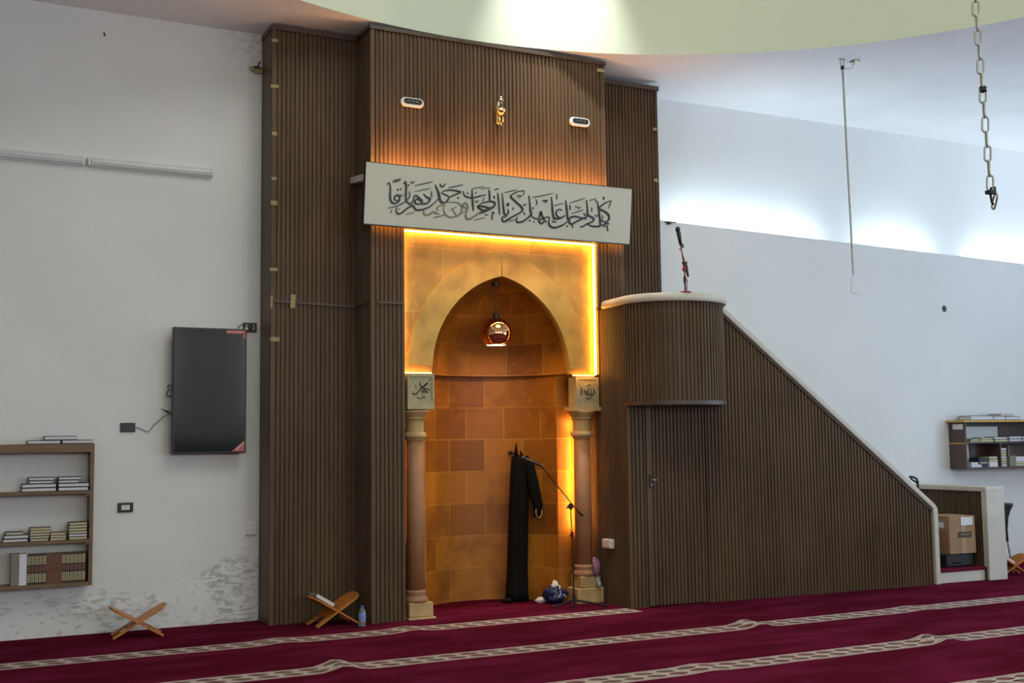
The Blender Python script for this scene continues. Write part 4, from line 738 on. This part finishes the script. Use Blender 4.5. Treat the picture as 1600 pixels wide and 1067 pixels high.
# stone rim along the balcony
path = [(0.0, 0.41), (0.0, 0.30), (0.0, 0.2), (0.0, 0.1)] + ell()[1:] + [(1.06, 0.06), (1.065, 0.12)]
prof = [(-0.075, 2.94), (0.028, 2.94), (0.038, 2.952), (0.040, 2.975), (0.034, 3.005), (0.018, 3.02), (-0.06, 3.02), (-0.075, 3.008)]
vs = []; m = len(path); k = len(prof)
for i, p in enumerate(path):
    a, b = path[max(0, i - 1)], path[min(m - 1, i + 1)]; e = (Vector(b) - Vector(a)).normalized()
    for d, z in prof: vs.append((p[0] + e.y * d, p[1] - e.x * d, z))
MB().add(vs, [(i * k + j, i * k + (j + 1) % k, (i + 1) * k + (j + 1) % k, (i + 1) * k + j) for i in range(m - 1) for j in range(k)] + [tuple(range(k)), tuple(range((m - 1) * k, m * k))[::-1]]).build('balcony_rim', MARBLE, pu, smooth='auto')
lam = lambda a, b, v: (a, v, b)
MB().prism([(1.04, zc_(1.04) - 0.005), (3.828, zc_(3.828)), (3.868, zc_(3.868) - 0.025), (3.868, 0.0), (3.802, 0.0), (3.802, zc_(3.802) - 0.075), (1.04, zc_(1.04) - 0.085)], lam, -0.035, 0.13).build('sloping_rail', MARBLE, pu, bevel=0.014)
MB().prism([(1.07, zc_(1.07) - 0.082), (3.80, zc_(3.80) - 0.082), (3.80, zc_(3.80) - 0.108), (1.07, zc_(1.07) - 0.108)], lam, -0.012, 0.02).build('rail_moulding', WOODT, pu)
mb = MB()
for k in range(9): mb.box(1.08 + 0.30 * k, 1.08 + 0.30 * (k + 1) if k < 8 else 3.80, 0.085, 0.95 - 0.0 * k, 0, 1.98 - 0.203 * (k + 1) + 0.0)
mb.build('stair_flight', PLAINC, pu); MB().box(0.06, 1.08, -0.0, 0.40, 1.985, 2.01).build('balcony_floor', PLAINC, pu)
MB().box(3.868, 4.59, 0.03, 1.15, 0, 0.138).build('step', MARBLE, pu, bevel=0.006)
mb = MB().box(3.868, 4.585, 0.022, 1.15, 0.138, 0.155).box(3.868, 4.585, 0.016, 0.032, 0.118, 0.155); mb.build('step_carpet', PLAINC, pu, bevel=0.008)
mb = MB().box(4.61, 4.83, 0.05, 1.2, 0, 0.985); slats(mb, [(4.598, 1.2), (4.598, 0.05)], 0.15, 0.985); mb.build('low_side_wall', WOOD, pu)
MB().box(4.585, 4.855, -0.03, 0.05, 0, 1.0).build('end_post', MARBLE, pu, bevel=0.008); MB().box(4.58, 4.86, -0.032, 1.21, 0.985, 1.042).build('side_wall_cap', MARBLE, pu, bevel=0.01)
MB().box(4.57, 4.597, 0.0, 0.05, 0, 0.15).build('skirting', WOODT, pu)
# socket on its side, microphone on its rim, box and case on its step
t = thing('wall_socket', 'white double socket box low on the pulpit side near the niche', 'socket', (6.06, 9.93, 0.55)); MB().box(6.012, 6.066, 9.83, 9.985, 0.548, 0.638).build('box', OFFW, t, bevel=0.008); MB().box(6.009, 6.014, 9.85, 9.90, 0.565, 0.62).box(6.009, 6.014, 9.915, 9.965, 0.565, 0.62).build('socket_face', OFFW, t)
pm = thing('pulpit_microphone', 'black microphone on a short stand with red cable on the balcony rim', 'microphone', (6.44, 9.06, 3.02)); mx, my = 6.445, 9.06
MB().lathe([(0.055, 3.02), (0.055, 3.028), (0.02, 3.034), (0.01, 3.04)], (mx, my, 0), 24).build('base', REDW, pm, smooth='auto')
MB().tube([(mx, my, 3.03), (mx - 0.004, my, 3.17), (mx - 0.005, my, 3.24)], [0.009, 0.008, 0.006], 8).tube([(mx - 0.003, my, 3.11), (mx - 0.004, my, 3.17)], 0.014, 8).build('post', BLACK, pm)
MB().tube([(mx + 0.03, my - 0.01, 3.17), (mx + 0.005, my - 0.01, 3.27), (mx - 0.005, my - 0.01, 3.31)], [0.009, 0.018, 0.016], 8).tube([(mx - 0.03, my, 3.305), (mx + 0.012, my - 0.02, 3.305)], 0.014, 8).build('clamp', BLACK, pm)
MB().tube([(mx - 0.01, my, 3.22), (mx - 0.02, my - 0.005, 3.33), (mx - 0.055, my - 0.01, 3.50)], 0.006, 8).build('gooseneck', BLACK, pm)
MB().tube([(mx + 0.002, my - 0.02, 3.04), (mx + 0.012, my - 0.02, 3.12), (mx - 0.025, my - 0.025, 3.20), (mx - 0.012, my - 0.025, 3.30), (mx - 0.05, my - 0.02, 3.42), (mx - 0.075, my - 0.02, 3.435), (mx - 0.03, my - 0.02, 3.45), (mx - 0.058, my - 0.015, 3.49)], 0.0045, 6).blob((mx - 0.03, my - 0.025, 3.24), 0.018, 0.014, 0.022, 0.2, 3).build('red_cable', REDW, pm, smooth=True)
MB().tube([(mx - 0.05, my - 0.01, 3.48), (mx - 0.062, my - 0.01, 3.55), (mx - 0.072, my - 0.01, 3.60)], [0.014, 0.018, 0.022], 10).blob((mx - 0.078, my - 0.01, 3.625), 0.024, 0.024, 0.03, 0.0).tube([(mx - 0.02, my - 0.01, 3.455), (mx - 0.035, my - 0.01, 3.49)], 0.011, 8).build('microphone_head', BLACK, pm, smooth=True)
ca, sa = math.cos(math.radians(-2.825)), math.sin(math.radians(-2.825)); PW = lambda u, v, z: (6.05 + ca * u - sa * v, 9.53 + sa * u + ca * v, z); RZ = (0, 0, math.radians(-2.825))
t = thing('floor_case', 'low black case under the cardboard box on the pulpit step', 'case', PW(4.28, 0.32, 0.155), RZ); MB().box(-0.19, 0.21, -0.22, 0.2, 0.0, 0.152).build('case_body', BLACK, t, bevel=0.02); MB().tube([(-0.10, -0.22, 0.06), (-0.04, -0.24, 0.06), (0.02, -0.22, 0.06)], 0.012, 8).build('handle', BLACK, t)
t = thing('cardboard_box', 'brown cardboard box with white labels on the pulpit step', 'box', PW(4.115, 0.07, 0.308), (0, 0, math.radians(-4)))
MB().box(0.0, 0.375, 0.0, 0.37, 0.0, 0.415).box(-0.001, 0.376, 0.19, 0.371, 0.415, 0.4165).build('carton', CARD, t, bevel=0.004)
MB().box(0.17, 0.235, -0.002, 0.001, 0.0, 0.415).box(0.17, 0.235, 0.0, 0.37, 0.414, 0.4175).box(-0.002, 0.001, 0.16, 0.22, 0.29, 0.415).build('parcel_tape', CARDT, t)
MB().box(0.17, 0.34, -0.0035, -0.0005, 0.31, 0.40).build('paper_label', LABEL, t); MB().box(-0.0035, 0.0005, 0.08, 0.22, 0.285, 0.345).build('paper_label', LABEL, t)
mb = MB().box(0.12, 0.315, -0.003, -0.0005, 0.175, 0.238); mb.build('printed_mark', PRINT, t)
mb = MB()
for k in range(6): mb.box(0.165 + k * 0.022, 0.165 + k * 0.022 + 0.012, -0.0036, -0.003, 0.195 + 0.006 * (k % 2), 0.222)
mb.build('mark_letters', CARD, t); MB().box(-0.003, 0.001, 0.02, 0.20, 0.03, 0.255).build('side_panel_print', M('orange_brown_print', (0.27, 0.13, 0.055), 0.7), t)
t = thing('walking_cane', 'black curved handle rising behind the sloping pulpit rail', 'cane', (10.30, 9.95, 0.155)); MB().tube([(10.36, 9.95, 0.157), (10.33, 9.98, 0.9), (10.325, 9.985, 1.09), (10.31, 9.985, 1.125), (10.26, 9.985, 1.145), (10.20, 9.985, 1.15)], 0.013, 8).tube([(10.31, 9.985, 1.08), (10.26, 9.985, 1.105), (10.22, 9.985, 1.128)], 0.011, 8).build('shaft', BLACK, t, smooth=True)

# ------------------------------------------------------------ right wall
def cove(x0, x1, label):
    t = thing('cove_light', label, 'tube light', ((x0 + x1) / 2, 10.70, ledge((x0 + x1) / 2) - 0.10)); za, zb = ledge(x0) - 0.10, ledge(x1) - 0.10
    MB().hexa([(x0, 10.66, za), (x1, 10.66, zb), (x1, 10.71, zb), (x0, 10.71, za), (x0, 10.66, za + .025), (x1, 10.66, zb + .025), (x1, 10.71, zb + .025), (x0, 10.71, za + .025)]).build('batten', OFFW, t)
    MB().tube([(x0 + 0.02, 10.69, za + .042), (x1 - 0.02, 10.69, zb + .042)], 0.016, 10).build('glowing_tube', COVE, t, smooth=True)
cove(7.50, 9.66, 'longest glowing cove light along the right wall ledge'); cove(10.40, 11.55, 'middle glowing cove light along the right wall ledge'); cove(12.32, 13.9, 'glowing cove light on the ledge at the right photo edge')
t = thing('wall_hook', 'small dark hook at the left end of the right wall ledge', 'hook', (7.30, 10.56, 4.02)); MB().tube([(7.24, 10.555, 4.035), (7.29, 10.53, 4.035), (7.38, 10.53, 4.033)], 0.007, 6).blob((7.29, 10.53, 4.022), 0.03, 0.018, 0.016, 0.3, 3).build('hook', BLACK, t)
t = thing('wall_hole', 'round black cable hole in the white right wall', 'hole', (11.50, 10.55, 3.23)); mb = MB(); C_ = [(11.495 + 0.036 * math.cos(2 * PI * k / 18), 3.235 + 0.040 * math.sin(2 * PI * k / 18)) for k in range(18)]; mb.prism(C_, lambda a, b, y: (a, y, b), 10.546, 10.552); mb.build('dark_opening', BLACK, t); mb = MB(); mb.tube([(a, 10.546, b) for a, b in C_], 0.003, 6, True); mb.build('ring', GREYW, t)
rs = thing('wall_bookshelf', 'dark brown wall bookshelf with gold edges on the right wall', 'bookshelf', (12.2, 10.55, 1.20)); a0, a1, yf = 11.475, 13.1, 10.29
MB().box(a0, a0 + 0.02, yf, 10.55, 1.205, 1.785).build('side_board', DKSHELF, rs); MB().box(a1 - 0.02, a1, yf, 10.55, 1.205, 1.785).build('side_board', DKSHELF, rs)
MB().box(a0 - 0.04, a1 + 0.04, yf - 0.03, 10.55, 1.785, 1.812).build('top_board', DKSHELF, rs); MB().box(a0 + 0.02, a1 - 0.02, yf, 10.55, 1.205, 1.225).build('bottom_board', DKSHELF, rs); MB().box(a0 + 0.02, a1 - 0.02, yf, 10.55, 1.52, 1.538).build('shelf_board', DKSHELF, rs)
MB().box(12.08, 12.10, yf, 10.55, 1.225, 1.52).build('divider', DKSHELF, rs); MB().box(11.82, 12.08, 10.535, 10.55, 1.225, 1.52).box(12.10, a1 - 0.02, 10.535, 10.55, 1.225, 1.52).box(12.36, a1 - 0.02, 10.535, 10.55, 1.538, 1.785).box(a0 + 0.02, 12.36, 10.535, 10.55, 1.735, 1.785).build('back_board', DKSHELF, rs)
MB().box(a0 - 0.042, a1 + 0.042, yf - 0.034, yf - 0.028, 1.788, 1.810).box(a0 - 0.044, a0 - 0.039, yf - 0.034, 10.55, 1.788, 1.810).box(a0 - 0.003, a0 + 0.001, yf, 10.55, 1.518, 1.532).build('gold_edge', GOLDT, rs)
MB().box(a0 - 0.003, a0 + 0.0, yf + 0.03, 10.48, 1.70, 1.765).build('paper_label', LABEL, rs)
g = 'books on the right wall bookshelf'; y0 = yf + 0.015
stack([(11.585, 11.765, 1.226, .033, WHITEC, PAGE), (11.58, 11.70, 1.260, .028, WHITEC, PAGE)], 'under the leaning card in the dark bookshelf', g, y0, 0.15)
t = thing('framed_card', 'small cream and green framed card leaning at the left end of the right bookshelf', 'card', (11.66, y0 + 0.19, 1.229), (math.radians(-14), math.radians(7), 0)); MB().box(-0.085, 0.045, -0.008, 0.008, 0, 0.21).build('frame', SKIRT, t); MB().box(-0.075, 0.035, -0.011, -0.006, 0.02, 0.20).build('card_face', PAGEY, t); MB().box(-0.045, 0.005, -0.0125, -0.0105, 0.10, 0.16).box(-0.05, 0.01, -0.0125, -0.0105, 0.05, 0.06).build('card_print', SKIRT, t)
stack([(11.78, 11.895, 1.226, .04, NAVY, NAVY), (11.76, 11.895, 1.267, .022, NAVY, PAGEY), (11.74, 11.89, 1.290, .05, NAVY, NAVY)], 'of black ones in the dark bookshelf', g, y0 + 0.02, 0.15)
stack([(11.905, 12.055, 1.226 + .033 * k, .032, GREYC if k > 1 else WHITEC, PAGEY if k > 1 else PAGE) for k in range(4)], 'of four left of the dark bookshelf divider', g, y0, 0.15)
stack([(12.11, 12.215, 1.226 + .0335 * k, .033, NAVY if k % 2 else GREYC, PAGEY if k % 3 else PAGE) for k in range(7)], 'of seven in the dark bookshelf', g, y0, 0.15)
upright(12.26, 12.37, y0, 0.03, 1.226, 0.135, GREYC, 'small cream upright book on the right bookshelf lower level', g, ''); stack([(12.38, 12.57, 1.226 + .03 * k, .0295, WHITEC if k > 1 else GREYC, PAGE if k > 1 else PAGEY) for k in range(4)], 'lowest right in the dark bookshelf', g, y0, 0.15)
upright(12.44, 12.48, y0 + 0.17, 0.05, 1.226, 0.26, GREYC, 'narrow grey green upright book standing behind the stack at the right photo edge', g, ''); upright(12.49, 12.53, y0 + 0.17, 0.05, 1.226, 0.25, BROWNC, 'narrow brown upright book standing behind the stack at the right photo edge', g, 'brown')
stack([(11.58, 11.745, 1.539, .022, GREYC, PAGEY), (11.60, 11.745, 1.562, .018, SKIRT, PAGEY)], 'furthest left on the dark bookshelf upper level', g, y0, 0.15); stack([(11.755, 11.995, 1.539, .028, GREYC, PAGEY), (11.77, 11.98, 1.568, .024, NAVY, PAGEY)], 'of cream paged ones, dark bookshelf upper level', g, y0, 0.15)
stack([(12.04, 12.27, 1.539, .03, SKIRT, PAGEY), (12.03, 12.27, 1.570, .03, NAVY, PAGE)], 'midway on the dark bookshelf upper level', g, y0 + 0.02, 0.15); stack([(12.285, 12.515, 1.539, .033, NAVY, PAGE), (12.285, 12.515, 1.573, .033, NAVY, PAGE)], 'of thick white ones, dark bookshelf upper level', g, y0, 0.15)
stack([(12.525, 12.75, 1.539, .033, NAVY, PAGE), (12.525, 12.75, 1.573, .033, NAVY, PAGE)], 'cut by the right photo edge', g, y0, 0.15)
g = 'books on top of the right wall bookshelf'
stack([(11.60, 11.99, 1.813, .055, NAVY, PAGE)], 'furthest left on top of the right bookshelf', g, yf + 0.0, 0.20); stack([(12.0, 12.21, 1.813, .05, NAVY, PAGE)], 'in the middle of the right bookshelf top', g, yf, 0.20); stack([(12.22, 12.48, 1.813, .048, NAVY, PAGE), (12.13, 12.36, 1.8635, .03, GREYC, PAGE)], 'at the right on the dark bookshelf top', g, yf, 0.20)
# chair and book stand beyond the pulpit end
ch = thing('chair', 'black plastic chair with curved back, mostly hidden beyond the pulpit end post', 'chair', (11.60, 9.95, 0), (0, 0, math.radians(-49)))
bp = [(0.03, 0.795), (0.165, 0.79), (0.13, 0.72), (0.105, 0.64), (0.09, 0.5), (0.095, 0.36), (0.06, 0.36), (0.05, 0.5), (0.045, 0.65)]
mb = MB()
for ya, yb in ((-0.20, -0.07), (-0.055, 0.055), (0.07, 0.20)): mb.prism(bp, lambda a, b, y: (a, y, b), ya, yb)
mb.box(0.06, 0.09, -0.2, 0.2, 0.37, 0.42).box(0.05, 0.085, -0.2, 0.2, 0.55, 0.60).build('backrest', BLACK, ch); MB().box(-0.42, 0.05, -0.21, 0.21, 0.40, 0.432).build('seat', BLACK, ch, bevel=0.012)
for (x, y, dx) in ((-0.36, -0.17, -0.03), (-0.36, 0.17, -0.03), (0.075, -0.17, 0.055), (0.075, 0.17, 0.055)): MB().tube([(x, y, 0.41), (x + dx, y, 0.0)], 0.012, 8).build('leg', STEEL, ch)
r3 = rehal((11.28, 9.55, 0.0), math.radians(-20), 'folding wooden book stand with a book beyond the pulpit end post', tilt=33, up=0.22, dn=0.2)
bk = thing('book', 'white paged book resting in the stand beyond the pulpit end post', 'book', (11.19, 9.575, 0.19), (0, math.radians(33), math.radians(-20))); MB().box(-0.10, 0.12, -0.07, 0.07, 0, 0.004).box(-0.10, 0.12, -0.07, 0.07, 0.036, 0.04).build('cover', NAVY, bk); MB().box(-0.097, 0.117, -0.068, 0.068, 0.004, 0.036).build('pages', PAGE, bk)

# ------------------------------------------------------------ hanging rod and chain
rd = thing('hanging_rod', 'thin steel rod hanging from a ceiling ring near the right wall', 'rod', (8.40, 8.90, 5.55))
MB().tube([(8.392, 8.90, 5.44), (8.41, 8.90, 4.4), (8.432, 8.90, 3.287)], 0.011, 8).build('rod', STEEL, rd)
MB().tube([(8.365, 8.90, 5.548), (8.363, 8.90, 5.50), (8.375, 8.90, 5.455), (8.40, 8.90, 5.455), (8.415, 8.90, 5.50), (8.41, 8.90, 5.54)], 0.0045, 6).tube([(8.345, 8.90, 5.549), (8.43, 8.90, 5.544)], 0.006, 6).build('ring', STEEL, rd)
MB().blob((8.39, 8.90, 5.455), 0.02, 0.02, 0.026, 0.1).build('coupling', BLACK, rd, smooth=True)
MB().tube([(8.40, 8.90, 5.45), (8.47, 8.90, 5.455), (8.53, 8.90, 5.48), (8.555, 8.90, 5.545)], 0.004, 6).build('wire', STEEL, rd); MB().lathe([(0.05, -0.008), (0.045, -0.03), (0.012, -0.04)], (8.565, 8.90, 5.555), 16).build('ceiling_cap', STEEL, rd, smooth='auto')
MB().tube([(8.432, 8.90, 3.30), (8.405, 8.90, 3.22), (8.39, 8.90, 3.12), (8.385, 8.90, 3.095), (8.42, 8.90, 3.085), (8.49, 8.90, 3.078)], 0.0018, 5).build('thin_wire', GREYW, rd)
chn = thing('hanging_chain', 'heavy steel chain hanging down from the dome at the upper right', 'chain', (5.06, 4.30, 9.9))
L_, W_, rw = 0.098, 0.047, 0.0058
pts = []
for k in range(10): a = PI * k / 9; pts.append((W_ / 2 - rw) * math.cos(a) * 1.0); 
lp = [((W_ / 2 - rw) * math.cos(PI * k / 8), 0, L_ / 2 - W_ / 2 + (W_ / 2 - rw) * math.sin(PI * k / 8)) for k in range(9)] + [((W_ / 2 - rw) * math.cos(PI + PI * k / 8), 0, -L_ / 2 + W_ / 2 + (W_ / 2 - rw) * math.sin(PI + PI * k / 8)) for k in range(9)]
proto = None; z = 2.965; k = 0
while z < 9.90:
    x = 5.073 - 0.047 * min(1, (z - 2.965) / 1.0)
    if proto is None: lk = proto = MB().tube(lp, rw, 8, True).build('link', CHAINM, chn, smooth=True); 
    else: lk = proto.copy(); COL.objects.link(lk); lk.parent = chn
    lk.location = Vector((x, 4.30, z)) - Vector((5.06, 4.30, 9.9)); lk.rotation_euler = (0.0, 0.04 * (-1) ** k, math.radians(-27) + (PI / 2 - 0.25 if k % 2 else 0.12)); z += 0.0803; k += 1
for v in proto.data.vertices: v.co += Vector((5.06, 4.30, 9.9))
lk = proto.copy(); COL.objects.link(lk); lk.parent = chn; lk.location = Vector((5.10, 4.30, 2.868)) - Vector((5.06, 4.30, 9.9)); lk.rotation_euler = (0, -0.55, 1.2)
MB().box(5.052, 5.094, 4.28, 4.32, 2.905, 2.925).box(5.085, 5.098, 4.285, 4.315, 2.915, 2.945).tube([(5.07, 4.30, 2.905), (5.065, 4.29, 2.86), (5.078, 4.29, 2.845)], 0.006, 6).build('black_tie', BLACK, chn); MB().blob((5.045, 4.295, 3.478), 0.02, 0.02, 0.018, 0.6, 4, seed=3).tube([(5.03, 4.29, 3.47), (5.058, 4.29, 3.495)], 0.007, 6).build('black_tie', BLACK, chn)
